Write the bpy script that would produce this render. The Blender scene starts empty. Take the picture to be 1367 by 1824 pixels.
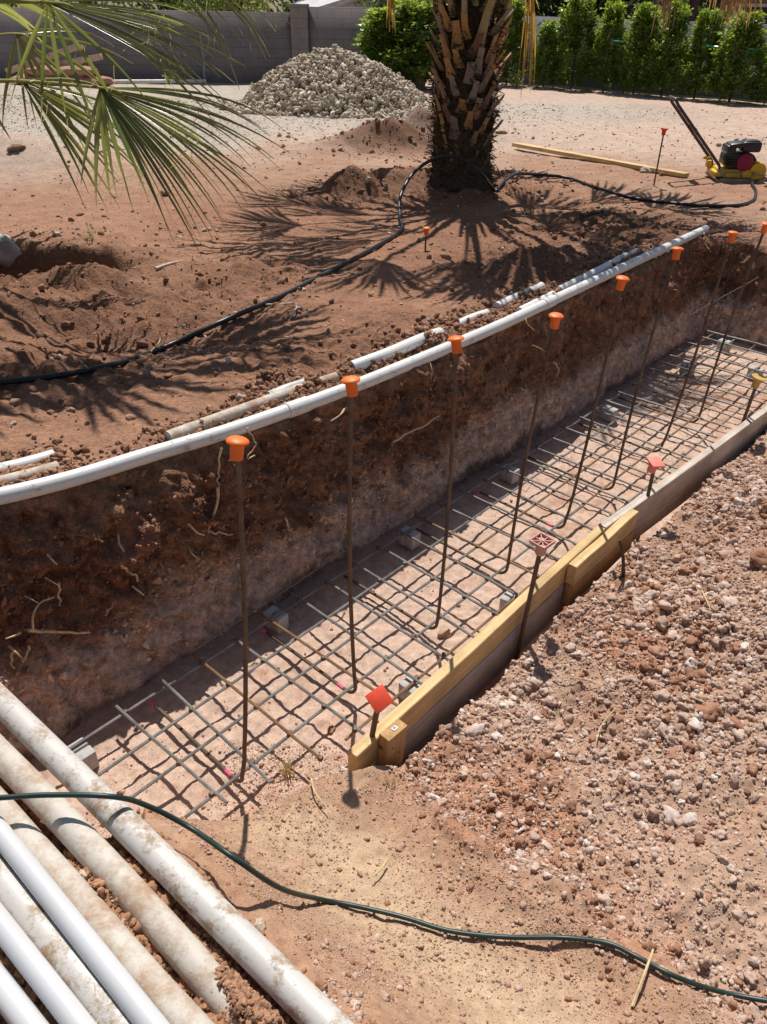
import bpy, bmesh, math, random
import numpy as np
from mathutils import Vector, Matrix

random.seed(7)
RNG = np.random.default_rng(11)
SC = bpy.context.scene
COL = SC.collection

# ------------------------------------------------------------------ camera
W, H, F = 1367.0, 1824.0, 1370.0
CH = 1.30
PITCH, ROLL = math.radians(34.0), math.radians(-1.0)
cf = np.array([0, math.cos(PITCH), -math.sin(PITCH)])
_u = np.array([0, math.sin(PITCH), math.cos(PITCH)])
_r = np.array([1.0, 0, 0])
cr = _r * math.cos(ROLL) - _u * math.sin(ROLL)
cu = _u * math.cos(ROLL) + _r * math.sin(ROLL)
CAM = np.array([0, 0, CH])
cam = bpy.data.cameras.new('camera')
camo = bpy.data.objects.new('camera', cam)
COL.objects.link(camo)
camo.matrix_world = Matrix(((cr[0], cu[0], -cf[0], 0), (cr[1], cu[1], -cf[1], 0), (cr[2], cu[2], -cf[2], CH), (0, 0, 0, 1)))
cam.sensor_fit = 'VERTICAL'
cam.sensor_height = 24.0
cam.lens = F / H * 24.0
cam.clip_start = 0.05
cam.clip_end = 600
SC.camera = camo


def ray(px, py):
    return cf + cr * (px - W / 2) / F + cu * (H / 2 - py) / F


def at(px, py, z):
    d = ray(px, py)
    return CAM + d * ((z - CH) / d[2])


def pd(px, py, y):
    """point seen at a pixel, standing y metres ahead"""
    d = ray(px, py)
    return CAM + d * (y / d[1])


def gp(px, py, h):
    """point of the terrain h seen at a pixel"""
    d = ray(px, py)
    t = 0.5
    while t < 80:
        p = CAM + d * t
        if p[2] <= h(p[0], p[1]):
            break
        t += 0.02 + t * 0.004
    lo, hi = t - 0.02 - t * 0.004, t
    for _ in range(20):
        m = (lo + hi) / 2
        p = CAM + d * m
        if p[2] <= h(p[0], p[1]):
            hi = m
        else:
            lo = m
    return CAM + d * hi


# ------------------------------------------------------------------ numeric noise
def _hash(ix, iy, iz, seed):
    h = (ix * 374761393 + iy * 668265263 + iz * 2147483647 + seed * 1274126177) & 0xffffffff
    h = ((h ^ (h >> 13)) * 1274126177) & 0xffffffff
    h = h ^ (h >> 16)
    return (h & 0xffff) / 65535.0


def vnoise(P, seed=0):
    P = np.asarray(P, dtype=np.float64)
    I = np.floor(P).astype(np.int64)
    f = P - I
    f = f * f * f * (f * (f * 6 - 15) + 10)
    r = 0
    for dx in (0, 1):
        wx = f[:, 0] if dx else 1 - f[:, 0]
        for dy in (0, 1):
            wy = f[:, 1] if dy else 1 - f[:, 1]
            for dz in (0, 1):
                wz = f[:, 2] if dz else 1 - f[:, 2]
                r = r + wx * wy * wz * _hash(I[:, 0] + dx, I[:, 1] + dy, I[:, 2] + dz, seed)
    return r * 2 - 1


def fbm(P, scale, octs=4, seed=0, gain=0.5):
    P = np.asarray(P, dtype=np.float64) * scale
    a, s, r = 1.0, 0.0, 0
    for k in range(octs):
        r = r + a * vnoise(P + 17.3 * k, seed + k)
        s += a
        a *= gain
        P = P * 2.03
    return r / s


def ss(x, a, b):
    t = np.clip((np.asarray(x, dtype=np.float64) - a) / (b - a), 0, 1)
    return t * t * (3 - 2 * t)


# ------------------------------------------------------------------ mesh helpers
def link(name, me, mats, parent=None, smooth=True):
    o = bpy.data.objects.new(name, me)
    COL.objects.link(o)
    if not isinstance(mats, (list, tuple)):
        mats = [mats]
    for m in mats:
        me.materials.append(m)
    if smooth and len(me.polygons):
        me.polygons.foreach_set('use_smooth', np.ones(len(me.polygons), dtype=bool))
    if parent is not None:
        o.parent = parent
    return o


def np_mesh(name, V, Fc, col=None, uv=None, matidx=None):
    V = np.asarray(V, dtype=np.float32)
    Fc = np.asarray(Fc, dtype=np.int32)
    me = bpy.data.meshes.new(name)
    me.vertices.add(len(V))
    me.vertices.foreach_set('co', V.ravel())
    k = Fc.shape[1]
    me.loops.add(Fc.size)
    me.loops.foreach_set('vertex_index', Fc.ravel())
    me.polygons.add(len(Fc))
    me.polygons.foreach_set('loop_start', np.arange(0, Fc.size, k, dtype=np.int32))
    if col is not None:
        a = me.color_attributes.new('Col', 'FLOAT_COLOR', 'POINT')
        c4 = np.ones((len(V), 4), dtype=np.float32)
        c4[:, :3] = col
        a.data.foreach_set('color', c4.ravel())
    if uv is not None:
        l = me.uv_layers.new(name='UVMap')
        l.data.foreach_set('uv', np.asarray(uv, dtype=np.float32)[Fc.ravel()].ravel())
    me.update(calc_edges=True)
    return me


def grid_faces(nr, nc):
    i = np.arange(nr * nc).reshape(nr, nc)
    return np.stack([i[:-1, :-1], i[:-1, 1:], i[1:, 1:], i[1:, :-1]], -1).reshape(-1, 4)


class MB:
    """collects boxes, tubes, lathes into one mesh"""
    def __init__(self):
        self.v, self.f, self.mi, self.c = [], [], [], []

    def add(self, V, Fs, mi=0, col=(1, 1, 1)):
        b = len(self.v)
        self.v += [tuple(map(float, p)) for p in V]
        self.c += [col] * len(V)
        for f in Fs:
            self.f.append(tuple(b + i for i in f))
            self.mi.append(mi)

    def box(self, c, size, M=None, mi=0, bev=0.0, col=(1, 1, 1)):
        bm = bmesh.new()
        bmesh.ops.create_cube(bm, size=1)
        for v in bm.verts:
            v.co = Vector((v.co.x * size[0], v.co.y * size[1], v.co.z * size[2]))
        if bev > 0:
            bmesh.ops.bevel(bm, geom=list(bm.edges), offset=bev, segments=2, affect='EDGES', profile=0.5)
        bm.verts.index_update()
        V = []
        for v in bm.verts:
            p = v.co.copy()
            if M is not None:
                p = M @ p
            V.append((p.x + c[0], p.y + c[1], p.z + c[2]))
        Fs = [[v.index for v in f.verts] for f in bm.faces]
        bm.free()
        self.add(V, Fs, mi, col)

    def tube(self, pts, r, n=8, mi=0, caps=True, col=(1, 1, 1), flat=1.0):
        pts = [Vector(p) for p in pts]
        m = len(pts)
        rs = r if isinstance(r, (list, tuple, np.ndarray)) else [r] * m
        T = []
        for i in range(m):
            a, b = pts[max(i - 1, 0)], pts[min(i + 1, m - 1)]
            d = b - a
            T.append(d.normalized() if d.length > 1e-9 else Vector((0, 0, 1)))
        ref = Vector((0, 0, 1)) if abs(T[0].z) < 0.9 else Vector((1, 0, 0))
        nrm = (ref - T[0] * ref.dot(T[0])).normalized()
        V, Fs = [], []
        for i in range(m):
            nrm = (nrm - T[i] * nrm.dot(T[i]))
            nrm = nrm.normalized() if nrm.length > 1e-6 else T[i].orthogonal().normalized()
            bi = T[i].cross(nrm)
            for k in range(n):
                a = 2 * math.pi * k / n
                V.append(pts[i] + nrm * (math.cos(a) * rs[i] * flat) + bi * (math.sin(a) * rs[i]))
        for i in range(m - 1):
            for k in range(n):
                Fs.append((i * n + k, i * n + (k + 1) % n, (i + 1) * n + (k + 1) % n, (i + 1) * n + k))
        if caps:
            Fs.append(tuple(range(n - 1, -1, -1)))
            Fs.append(tuple((m - 1) * n + k for k in range(n)))
        self.add(V, Fs, mi, col)

    def lathe(self, prof, c=(0, 0, 0), n=24, M=None, mi=0, col=(1, 1, 1)):
        V, Fs = [], []
        for (r, z) in prof:
            for k in range(n):
                a = 2 * math.pi * k / n
                p = Vector((r * math.cos(a), r * math.sin(a), z))
                if M is not None:
                    p = M @ p
                V.append((p.x + c[0], p.y + c[1], p.z + c[2]))
        for i in range(len(prof) - 1):
            for k in range(n):
                Fs.append((i * n + k, i * n + (k + 1) % n, (i + 1) * n + (k + 1) % n, (i + 1) * n + k))
        Fs.append(tuple(range(n - 1, -1, -1)))
        Fs.append(tuple((len(prof) - 1) * n + k for k in range(n)))
        self.add(V, Fs, mi, col)

    def prism(self, outline, y0, y1, M=None, c=(0, 0, 0), mi=0):
        """outline in x,z extruded along y"""
        n = len(outline)
        V = []
        for y in (y0, y1):
            for (x, z) in outline:
                p = Vector((x, y, z))
                if M is not None:
                    p = M @ p
                V.append((p.x + c[0], p.y + c[1], p.z + c[2]))
        Fs = [tuple(range(n)), tuple(range(2 * n - 1, n - 1, -1))]
        for k in range(n):
            Fs.append((k, n + k, n + (k + 1) % n, (k + 1) % n))
        self.add(V, Fs, mi)

    def build(self, name, mats, parent=None, smooth=True, angle=40):
        me = bpy.data.meshes.new(name)
        me.from_pydata(self.v, [], self.f)
        a = me.color_attributes.new('Col', 'FLOAT_COLOR', 'POINT')
        c4 = np.ones((len(self.v), 4), dtype=np.float32)
        c4[:, :3] = np.array(self.c, dtype=np.float32)
        a.data.foreach_set('color', c4.ravel())
        bm = bmesh.new()
        bm.from_mesh(me)
        bmesh.ops.recalc_face_normals(bm, faces=list(bm.faces))
        bm.to_mesh(me)
        bm.free()
        me.polygons.foreach_set('material_index', np.array(self.mi, dtype=np.int32))
        o = link(name, me, mats, parent, smooth)
        if smooth:
            me.set_sharp_from_angle(angle=math.radians(angle))
        return o


def spline(pts, n):
    """Catmull-Rom through points"""
    P = [np.array(p, dtype=float) for p in pts]
    P = [2 * P[0] - P[1]] + P + [2 * P[-1] - P[-2]]
    out = []
    segs = len(P) - 3
    per = max(2, n // segs)
    for i in range(segs):
        p0, p1, p2, p3 = P[i:i + 4]
        for k in range(per):
            t = k / per
            out.append(0.5 * ((2 * p1) + (-p0 + p2) * t + (2 * p0 - 5 * p1 + 4 * p2 - p3) * t * t + (-p0 + 3 * p1 - 3 * p2 + p3) * t ** 3))
    out.append(P[-2])
    return out


def tag(o, label=None, cat=None, group=None, kind=None):
    if label:
        o['label'] = label
    if cat:
        o['category'] = cat
    if group:
        o['group'] = group
    if kind:
        o['kind'] = kind
    return o


def empty(name, loc, label, cat, group=None):
    o = bpy.data.objects.new(name, None)
    COL.objects.link(o)
    o.location = [float(v) for v in loc]
    o.empty_display_size = 0.1
    return tag(o, label, cat, group)


def copy_tree(o, parent=None):
    c = o.copy()
    COL.objects.link(c)
    if parent is not None:
        c.parent = parent
    for ch in list(o.children):
        copy_tree(ch, c)
    return c


# ------------------------------------------------------------------ materials
def new_mat(name):
    m = bpy.data.materials.new(name)
    m.use_nodes = True
    nt = m.node_tree
    b = nt.nodes['Principled BSDF']
    return m, nt, b


def nd(nt, t, **kw):
    n = nt.nodes.new(t)
    for k, v in kw.items():
        setattr(n, k, v)
    return n


def noise_node(nt, scale, detail=4, rough=0.6, coord='Object', vec=None):
    n = nd(nt, 'ShaderNodeTexNoise')
    n.inputs['Scale'].default_value = scale
    n.inputs['Detail'].default_value = detail
    n.inputs['Roughness'].default_value = rough
    if vec is None:
        tc = nd(nt, 'ShaderNodeTexCoord')
        vec = tc.outputs[coord]
    nt.links.new(vec, n.inputs['Vector'])
    return n


def ramp(nt, src, stops):
    r = nd(nt, 'ShaderNodeValToRGB')
    e = r.color_ramp.elements
    while len(e) < len(stops):
        e.new(0.5)
    for el, (p, c) in zip(e, stops):
        el.position = p
        el.color = (c[0], c[1], c[2], 1) if hasattr(c, '__len__') else (c, c, c, 1)
    nt.links.new(src, r.inputs['Fac'])
    return r


def mixc(nt, a, b, fac, mode='MIX'):
    m = nd(nt, 'ShaderNodeMix', data_type='RGBA', blend_type=mode)
    for sock, v in ((6, a), (7, b), (0, fac)):
        if hasattr(v, 'is_linked'):
            nt.links.new(v, m.inputs[sock])
        elif hasattr(v, '__len__'):
            m.inputs[sock].default_value = (v[0], v[1], v[2], 1)
        else:
            m.inputs[sock].default_value = v
    return m.outputs[2]


def soil_mat(name, s1=18, s2=140, amt=(0.68, 1.25), bump=0.5, dist=0.01, rough=0.95, speck=0.0, speck_col=(0.5, 0.38, 0.3)):
    m, nt, b = new_mat(name)
    at_ = nd(nt, 'ShaderNodeAttribute', attribute_name='Col')
    n1 = noise_node(nt, s1, 6, 0.65)
    n2 = noise_node(nt, s2, 3, 0.7)
    r1 = ramp(nt, n1.outputs['Fac'], [(0.3, amt[0]), (0.7, amt[1])])
    r2 = ramp(nt, n2.outputs['Fac'], [(0.3, 0.72), (0.72, 1.3)])
    c = mixc(nt, at_.outputs['Color'], r1.outputs['Color'], 1.0, 'MULTIPLY')
    c = mixc(nt, c, r2.outputs['Color'], 1.0, 'MULTIPLY')
    if speck > 0:
        vo = nd(nt, 'ShaderNodeTexVoronoi')
        tc = nd(nt, 'ShaderNodeTexCoord')
        vo.inputs['Scale'].default_value = 55
        nt.links.new(tc.outputs['Object'], vo.inputs['Vector'])
        rs = ramp(nt, vo.outputs['Distance'], [(0.12, 1.0), (0.2, 0.0)])
        n3 = noise_node(nt, 9, 3, 0.6)
        r3 = ramp(nt, n3.outputs['Fac'], [(0.45, 0.0), (0.62, speck)])
        fm = nd(nt, 'ShaderNodeMath', operation='MULTIPLY')
        nt.links.new(rs.outputs['Color'], fm.inputs[0])
        nt.links.new(r3.outputs['Color'], fm.inputs[1])
        c = mixc(nt, c, speck_col, fm.outputs[0])
    nt.links.new(c, b.inputs['Base Color'])
    b.inputs['Roughness'].default_value = rough
    b.inputs['Specular IOR Level'].default_value = 0.15
    bp = nd(nt, 'ShaderNodeBump')
    bp.inputs['Strength'].default_value = bump
    bp.inputs['Distance'].default_value = dist
    ad = nd(nt, 'ShaderNodeMath', operation='ADD')
    nt.links.new(n1.outputs['Fac'], ad.inputs[0])
    nt.links.new(n2.outputs['Fac'], ad.inputs[1])
    nt.links.new(ad.outputs[0], bp.inputs['Height'])
    nt.links.new(bp.outputs['Normal'], b.inputs['Normal'])
    return m


def simple_mat(name, col, rough=0.6, var=0.15, scale=30, metal=0.0, bump=0.0, spec=0.4, attr=False, stops=None, coord='Object'):
    m, nt, b = new_mat(name)
    n = noise_node(nt, scale, 5, 0.6, coord)
    if stops:
        r = ramp(nt, n.outputs['Fac'], stops)
    else:
        r = ramp(nt, n.outputs['Fac'], [(0.3, [c * (1 - var) for c in col]), (0.7, [min(1, c * (1 + var)) for c in col])])
    c = r.outputs['Color']
    if attr:
        a = nd(nt, 'ShaderNodeAttribute', attribute_name='Col')
        c = mixc(nt, c, a.outputs['Color'], 1.0, 'MULTIPLY')
    nt.links.new(c, b.inputs['Base Color'])
    b.inputs['Roughness'].default_value = rough
    b.inputs['Metallic'].default_value = metal
    b.inputs['Specular IOR Level'].default_value = spec
    if bump > 0:
        bp = nd(nt, 'ShaderNodeBump')
        bp.inputs['Strength'].default_value = bump
        bp.inputs['Distance'].default_value = 0.004
        nt.links.new(n.outputs['Fac'], bp.inputs['Height'])
        nt.links.new(bp.outputs['Normal'], b.inputs['Normal'])
    return m


def leaf_mat(name, rough=0.35, trans=0.35, spec=0.5):
    m, nt, b = new_mat(name)
    a = nd(nt, 'ShaderNodeAttribute', attribute_name='Col')
    nt.links.new(a.outputs['Color'], b.inputs['Base Color'])
    b.inputs['Roughness'].default_value = rough
    b.inputs['Specular IOR Level'].default_value = spec
    tr = nd(nt, 'ShaderNodeBsdfTranslucent')
    c = mixc(nt, a.outputs['Color'], (1.0, 1.0, 0.45), 0.3, 'MULTIPLY')
    c = mixc(nt, c, (2.2, 2.2, 1.6), 1.0, 'MULTIPLY')
    nt.links.new(c, tr.inputs['Color'])
    mx = nd(nt, 'ShaderNodeMixShader')
    mx.inputs[0].default_value = trans
    out = nt.nodes['Material Output']
    nt.links.new(b.outputs[0], mx.inputs[1])
    nt.links.new(tr.outputs[0], mx.inputs[2])
    nt.links.new(mx.outputs[0], out.inputs['Surface'])
    return m


def pipe_mat(name, base, mud, lo, hi, rough=0.35, scale=9, stretch=(1, 1, 1)):
    """white plastic with patches and flecks of dried mud"""
    m, nt, b = new_mat(name)
    tc = nd(nt, 'ShaderNodeTexCoord')
    n1 = noise_node(nt, scale, 8, 0.75, vec=tc.outputs['Object'])
    n2 = noise_node(nt, scale * 7, 5, 0.7, vec=tc.outputs['Object'])
    n3 = noise_node(nt, 3.0, 3, 0.5, vec=tc.outputs['Object'])
    ma = nd(nt, 'ShaderNodeMath', operation='MULTIPLY_ADD')
    nt.links.new(n2.outputs['Fac'], ma.inputs[0])
    ma.inputs[1].default_value = 0.35
    nt.links.new(n1.outputs['Fac'], ma.inputs[2])
    r = ramp(nt, ma.outputs[0], [(lo, 0.0), (hi, 1.0)])
    tint = ramp(nt, n3.outputs['Fac'], [(0.35, [c * 0.9 for c in base]), (0.65, base)])
    c = mixc(nt, tint.outputs['Color'], mud, r.outputs['Color'])
    nt.links.new(c, b.inputs['Base Color'])
    rr = ramp(nt, r.outputs['Color'], [(0.0, rough), (1.0, 0.9)])
    nt.links.new(rr.outputs['Color'], b.inputs['Roughness'])
    bp = nd(nt, 'ShaderNodeBump')
    bp.inputs['Strength'].default_value = 0.35
    bp.inputs['Distance'].default_value = 0.003
    nt.links.new(r.outputs['Color'], bp.inputs['Height'])
    nt.links.new(bp.outputs['Normal'], b.inputs['Normal'])
    return m


def rebar_mat(name, c1, c2):
    m, nt, b = new_mat(name)
    n = noise_node(nt, 14, 6, 0.7)
    r = ramp(nt, n.outputs['Fac'], [(0.35, c1), (0.62, c2)])
    nt.links.new(r.outputs['Color'], b.inputs['Base Color'])
    b.inputs['Roughness'].default_value = 0.6
    b.inputs['Metallic'].default_value = 0.25
    return m


def wood_mat(name, c1, c2, axis_scale=(1.5, 30, 30), rough=0.7):
    m, nt, b = new_mat(name)
    tc = nd(nt, 'ShaderNodeTexCoord')
    mp = nd(nt, 'ShaderNodeMapping')
    mp.inputs['Scale'].default_value = axis_scale
    nt.links.new(tc.outputs['Object'], mp.inputs['Vector'])
    n = noise_node(nt, 1.6, 6, 0.65, vec=mp.outputs['Vector'])
    n2 = noise_node(nt, 5, 4, 0.6, vec=tc.outputs['Object'])
    r = ramp(nt, n.outputs['Fac'], [(0.3, c1), (0.68, c2)])
    r2 = ramp(nt, n2.outputs['Fac'], [(0.3, 0.66), (0.5, 1.0), (0.7, 1.12)])
    c = mixc(nt, r.outputs['Color'], r2.outputs['Color'], 1.0, 'MULTIPLY')
    vk = nd(nt, 'ShaderNodeTexVoronoi')
    vk.inputs['Scale'].default_value = 7.0
    nt.links.new(tc.outputs['Object'], vk.inputs['Vector'])
    rk = ramp(nt, vk.outputs['Distance'], [(0.05, 0.35), (0.11, 1.0)])
    c = mixc(nt, c, rk.outputs['Color'], 1.0, 'MULTIPLY')
    ns = noise_node(nt, 26, 6, 0.75, vec=tc.outputs['Object'])
    rs_ = ramp(nt, ns.outputs['Fac'], [(0.58, 0.0), (0.68, 0.55)])
    c = mixc(nt, c, (.40, .27, .19), rs_.outputs['Color'])
    nt.links.new(c, b.inputs['Base Color'])
    b.inputs['Roughness'].default_value = rough
    b.inputs['Specular IOR Level'].default_value = 0.2
    bp = nd(nt, 'ShaderNodeBump')
    bp.inputs['Strength'].default_value = 0.3
    bp.inputs['Distance'].default_value = 0.002
    nt.links.new(n.outputs['Fac'], bp.inputs['Height'])
    nt.links.new(bp.outputs['Normal'], b.inputs['Normal'])
    return m


def block_mat(name, c1, c2, mortar):
    m, nt, b = new_mat(name)
    uv = nd(nt, 'ShaderNodeUVMap')
    br = nd(nt, 'ShaderNodeTexBrick')
    br.inputs['Scale'].default_value = 1.0
    br.inputs['Brick Width'].default_value = 0.4
    br.inputs['Row Height'].default_value = 0.2
    br.inputs['Mortar Size'].default_value = 0.006
    br.inputs['Color1'].default_value = (*c1, 1)
    br.inputs['Color2'].default_value = (*c2, 1)
    br.inputs['Mortar'].default_value = (*mortar, 1)
    nt.links.new(uv.outputs['UV'], br.inputs['Vector'])
    n = noise_node(nt, 1.3, 6, 0.7)
    r = ramp(nt, n.outputs['Fac'], [(0.3, 0.78), (0.7, 1.15)])
    c = mixc(nt, br.outputs['Color'], r.outputs['Color'], 1.0, 'MULTIPLY')
    n2 = noise_node(nt, 60, 3, 0.7)
    r2 = ramp(nt, n2.outputs['Fac'], [(0.3, 0.88), (0.7, 1.1)])
    c = mixc(nt, c, r2.outputs['Color'], 1.0, 'MULTIPLY')
    nt.links.new(c, b.inputs['Base Color'])
    b.inputs['Roughness'].default_value = 0.95
    b.inputs['Specular IOR Level'].default_value = 0.1
    bp = nd(nt, 'ShaderNodeBump')
    bp.inputs['Strength'].default_value = 0.6
    bp.inputs['Distance'].default_value = 0.01
    nt.links.new(br.outputs['Fac'], bp.inputs['Height'])
    bp.invert = True
    nt.links.new(bp.outputs['Normal'], b.inputs['Normal'])
    return m


M = {}
M['ground'] = soil_mat('red_dirt', 7, 60, (0.78, 1.2), 0.6, 0.02, speck=0.55)
M['wall'] = soil_mat('cut_soil', 22, 130, (0.42, 1.6), 1.0, 0.018)
M['near'] = soil_mat('near_soil', 34, 300, (0.78, 1.22), 0.5, 0.005, speck=0.5)
M['stone'] = soil_mat('stone', 60, 350, (0.8, 1.15), 0.5, 0.003, rough=0.9)
M['pilestone'] = soil_mat('pile_stone', 12, 90, (0.75, 1.2), 0.4, 0.01, rough=0.85)
M['pvc'] = pipe_mat('white_pvc', (0.62, 0.62, 0.62), (0.42, 0.30, 0.22), 0.86, 0.98, 0.28)
M['pvc_mud'] = pipe_mat('muddy_pvc', (0.60, 0.565, 0.515), (0.34, 0.24, 0.15), 0.66, 0.79, 0.45, 12)
M['pvc_crust'] = pipe_mat('crusted_pvc', (0.58, 0.53, 0.45), (0.40, 0.27, 0.18), 0.60, 0.80, 0.65, 9)
M['pvc_dusty'] = pipe_mat('dusty_pvc', (0.76, 0.745, 0.71), (0.42, 0.38, 0.29), 0.74, 0.86, 0.4, 16)
M['rebar'] = rebar_mat('grey_rebar', (0.12, 0.11, 0.10), (0.26, 0.25, 0.235))
M['rebar_rust'] = rebar_mat('rusty_rebar', (0.17, 0.085, 0.04), (0.30, 0.19, 0.10))
M['rebar_dark'] = rebar_mat('dark_rebar', (0.07, 0.042, 0.026), (0.15, 0.10, 0.065))
M['orange'] = simple_mat('orange_plastic', (0.86, 0.16, 0.012), 0.5, 0.08, 55, stops=[(.28, (.62, .20, .06)), (.42, (.84, .16, .014)), (.62, (.88, .17, .012)), (.74, (.70, .26, .10))])
M['redcap'] = simple_mat('red_plastic', (0.80, 0.085, 0.035), 0.55, 0.1, 30)
M['pinkcap'] = simple_mat('faded_pink_plastic', (0.80, 0.24, 0.17), 0.6, 0.1, 30)
M['palecap'] = simple_mat('pale_pink_plastic', (0.60, 0.33, 0.27), 0.7, 0.12, 30)
M['yellowcap'] = simple_mat('yellow_plastic', (0.50, 0.32, 0.08), 0.6, 0.15, 30)
M['pinkpaint'] = simple_mat('pink_paint', (0.85, 0.12, 0.25), 0.6, 0.15, 40)
M['pine'] = wood_mat('fresh_pine', (0.52, 0.34, 0.15), (0.75, 0.54, 0.27))
M['oldwood'] = wood_mat('weathered_wood', (0.42, 0.34, 0.27), (0.64, 0.55, 0.46))
M['greywood'] = wood_mat('grey_stained_wood', (0.36, 0.32, 0.295), (0.52, 0.475, 0.44))
M['stakewood'] = wood_mat('stake_wood', (0.34, 0.20, 0.09), (0.58, 0.36, 0.16), (30, 30, 1.5))
M['timber'] = wood_mat('timber', (0.50, 0.36, 0.24), (0.66, 0.52, 0.38))
M['concrete'] = simple_mat('grey_concrete', (0.42, 0.41, 0.39), 0.9, 0.15, 60, bump=0.4)
M['hose_green'] = simple_mat('green_rubber', (0.018, 0.04, 0.034), 0.4, 0.25, 20)
M['hose_black'] = simple_mat('black_poly', (0.022, 0.022, 0.024), 0.38, 0.3, 14)
M['block'] = block_mat('grey_block', (0.275, 0.235, 0.22), (0.30, 0.26, 0.24), (0.22, 0.19, 0.18))
M['block_blue'] = block_mat('blue_grey_block', (0.26, 0.25, 0.26), (0.28, 0.27, 0.28), (0.2, 0.19, 0.2))
M['leaf'] = leaf_mat('glossy_leaf', 0.34, 0.5)
M['treeleaf'] = leaf_mat('tree_leaf', 0.5, 0.35, 0.3)
M['frond'] = leaf_mat('palm_frond', 0.27, 0.36, 0.9)
M['deadfrond'] = leaf_mat('dead_frond', 0.7, 0.3, 0.2)
M['boot'] = simple_mat('palm_boot', (1, 1, 1), 0.7, 0.25, 22, attr=True, spec=0.2, bump=0.4)
M['fibre'] = simple_mat('palm_fibre', (0.085, 0.058, 0.038), 0.95, 0.5, 40, bump=0.8, spec=0.1)
M['bark'] = simple_mat('bark', (0.10, 0.075, 0.05), 0.9, 0.3, 20, bump=0.6, spec=0.1)
M['root'] = simple_mat('root', (0.62, 0.45, 0.28), 0.85, 0.3, 50, spec=0.1)
M['straw'] = simple_mat('straw', (0.62, 0.47, 0.26), 0.8, 0.2, 60, spec=0.15)
M['yellowpaint'] = simple_mat('yellow_paint', (0.66, 0.40, 0.015), 0.4, 0.15, 12, stops=[(0.3, (0.35, 0.22, 0.04)), (0.45, (0.68, 0.42, 0.02)), (0.7, (0.75, 0.48, 0.03))])
M['engine'] = simple_mat('black_engine', (0.028, 0.026, 0.026), 0.4, 0.3, 20)
M['engine_red'] = simple_mat('red_engine_cover', (0.24, 0.012, 0.04), 0.5, 0.25, 40)
M['steel'] = simple_mat('worn_steel', (0.24, 0.23, 0.21), 0.5, 0.3, 25, metal=0.4)
M['handle'] = simple_mat('brown_handle', (0.085, 0.055, 0.045), 0.5, 0.3, 20)
M['dustypl'] = simple_mat('dusty_plate', (0.42, 0.33, 0.23), 0.8, 0.25, 20)
M['wrap'] = simple_mat('wrap', (0.40, 0.36, 0.33), 0.5, 0.5, 8, bump=0.5)
M['string'] = simple_mat('string', (0.30, 0.27, 0.25), 0.7, 0.1, 30)
M['stucco'] = simple_mat('pale_stucco', (0.62, 0.58, 0.54), 0.9, 0.08, 6)
M['tanstucco'] = simple_mat('brown_stucco', (0.26, 0.18, 0.13), 0.9, 0.1, 6)
M['roof_grey'] = simple_mat('light_tile_roof', (0.55, 0.53, 0.52), 0.8, 0.2, 3)
M['roof_tan'] = simple_mat('tan_tile_roof', (0.46, 0.34, 0.28), 0.85, 0.2, 3)
M['darkpost'] = simple_mat('dark_brown_wood', (0.07, 0.03, 0.028), 0.7, 0.2, 6)
M['darkgap'] = simple_mat('dark_opening', (0.03, 0.03, 0.035), 0.6, 0.2, 6)
M['metalgrey'] = simple_mat('dull_grey_metal', (0.3, 0.31, 0.33), 0.6, 0.15, 20, metal=0.3)
M['label'] = simple_mat('white_tag', (0.8, 0.8, 0.8), 0.6, 0.05, 20)
M['labelink'] = simple_mat('tag_ink', (0.03, 0.03, 0.03), 0.6, 0.05, 20)
M['greentape'] = simple_mat('green_tape', (0.02, 0.42, 0.25), 0.6, 0.1, 20)
M['redsack'] = simple_mat('reddish_sack', (0.42, 0.22, 0.15), 0.9, 0.2, 12, bump=0.5)

# ------------------------------------------------------------------ terrain functions
O2 = np.array([-1.05, 1.75])
D2 = np.array([0.665, 0.747]); D2 /= np.linalg.norm(D2)
N2 = np.array([D2[1], -D2[0]])
ZF = -0.79


def XY(s, t):
    p = O2 + D2 * s + N2 * t
    return float(p[0]), float(p[1])


def ST(x, y):
    return (x - O2[0]) * D2[0] + (y - O2[1]) * D2[1], (x - O2[0]) * N2[0] + (y - O2[1]) * N2[1]


def base_far(x, y):
    return -0.05 - 0.025 * np.maximum(0, y - 2)


def _b(px, py):
    return gp(px, py, lambda x, y: float(base_far(x, y)))


BUMPS = []   # x, y, rx, ry, rot, height


def bump(px, py, rx, ry, h, rot=0.0):
    p = _b(px, py)
    BUMPS.append((p[0], p[1], rx, ry, rot, h))


bump(822, 330, 0.75, 0.6, 0.10)
bump(690, 262, 0.60, 0.30, 0.30)
bump(752, 240, 0.28, 0.26, 0.34)
bump(628, 345, 0.24, 0.15, 0.22)
bump(700, 335, 0.34, 0.18, 0.14)
HOLES = []
for (px_, py_, rx_, rn_, rf_, h_) in [(20, 446, .60, .42, .06, -.58), (140, 458, .34, .30, .08, -.26)]:
    p_ = _b(px_, py_)
    HOLES.append((p_[0], p_[1], rx_, rn_, rf_, h_))
bump(160, 515, 0.22, 0.13, 0.14)
bump(210, 590, 0.55, 0.28, -0.10)
bump(40, 545, 0.3, 0.15, 0.07)
bump(30, 290, 0.75, 0.6, 0.27)
bump(1080, 395, 0.5, 0.25, 0.05)
bump(960, 470, 0.4, 0.25, 0.05)
bump(1170, 400, 0.3, 0.25, -0.04)
bump(760, 560, 0.4, 0.2, 0.03)
bump(1210, 240, 2.0, 1.0, 0.03)


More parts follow.
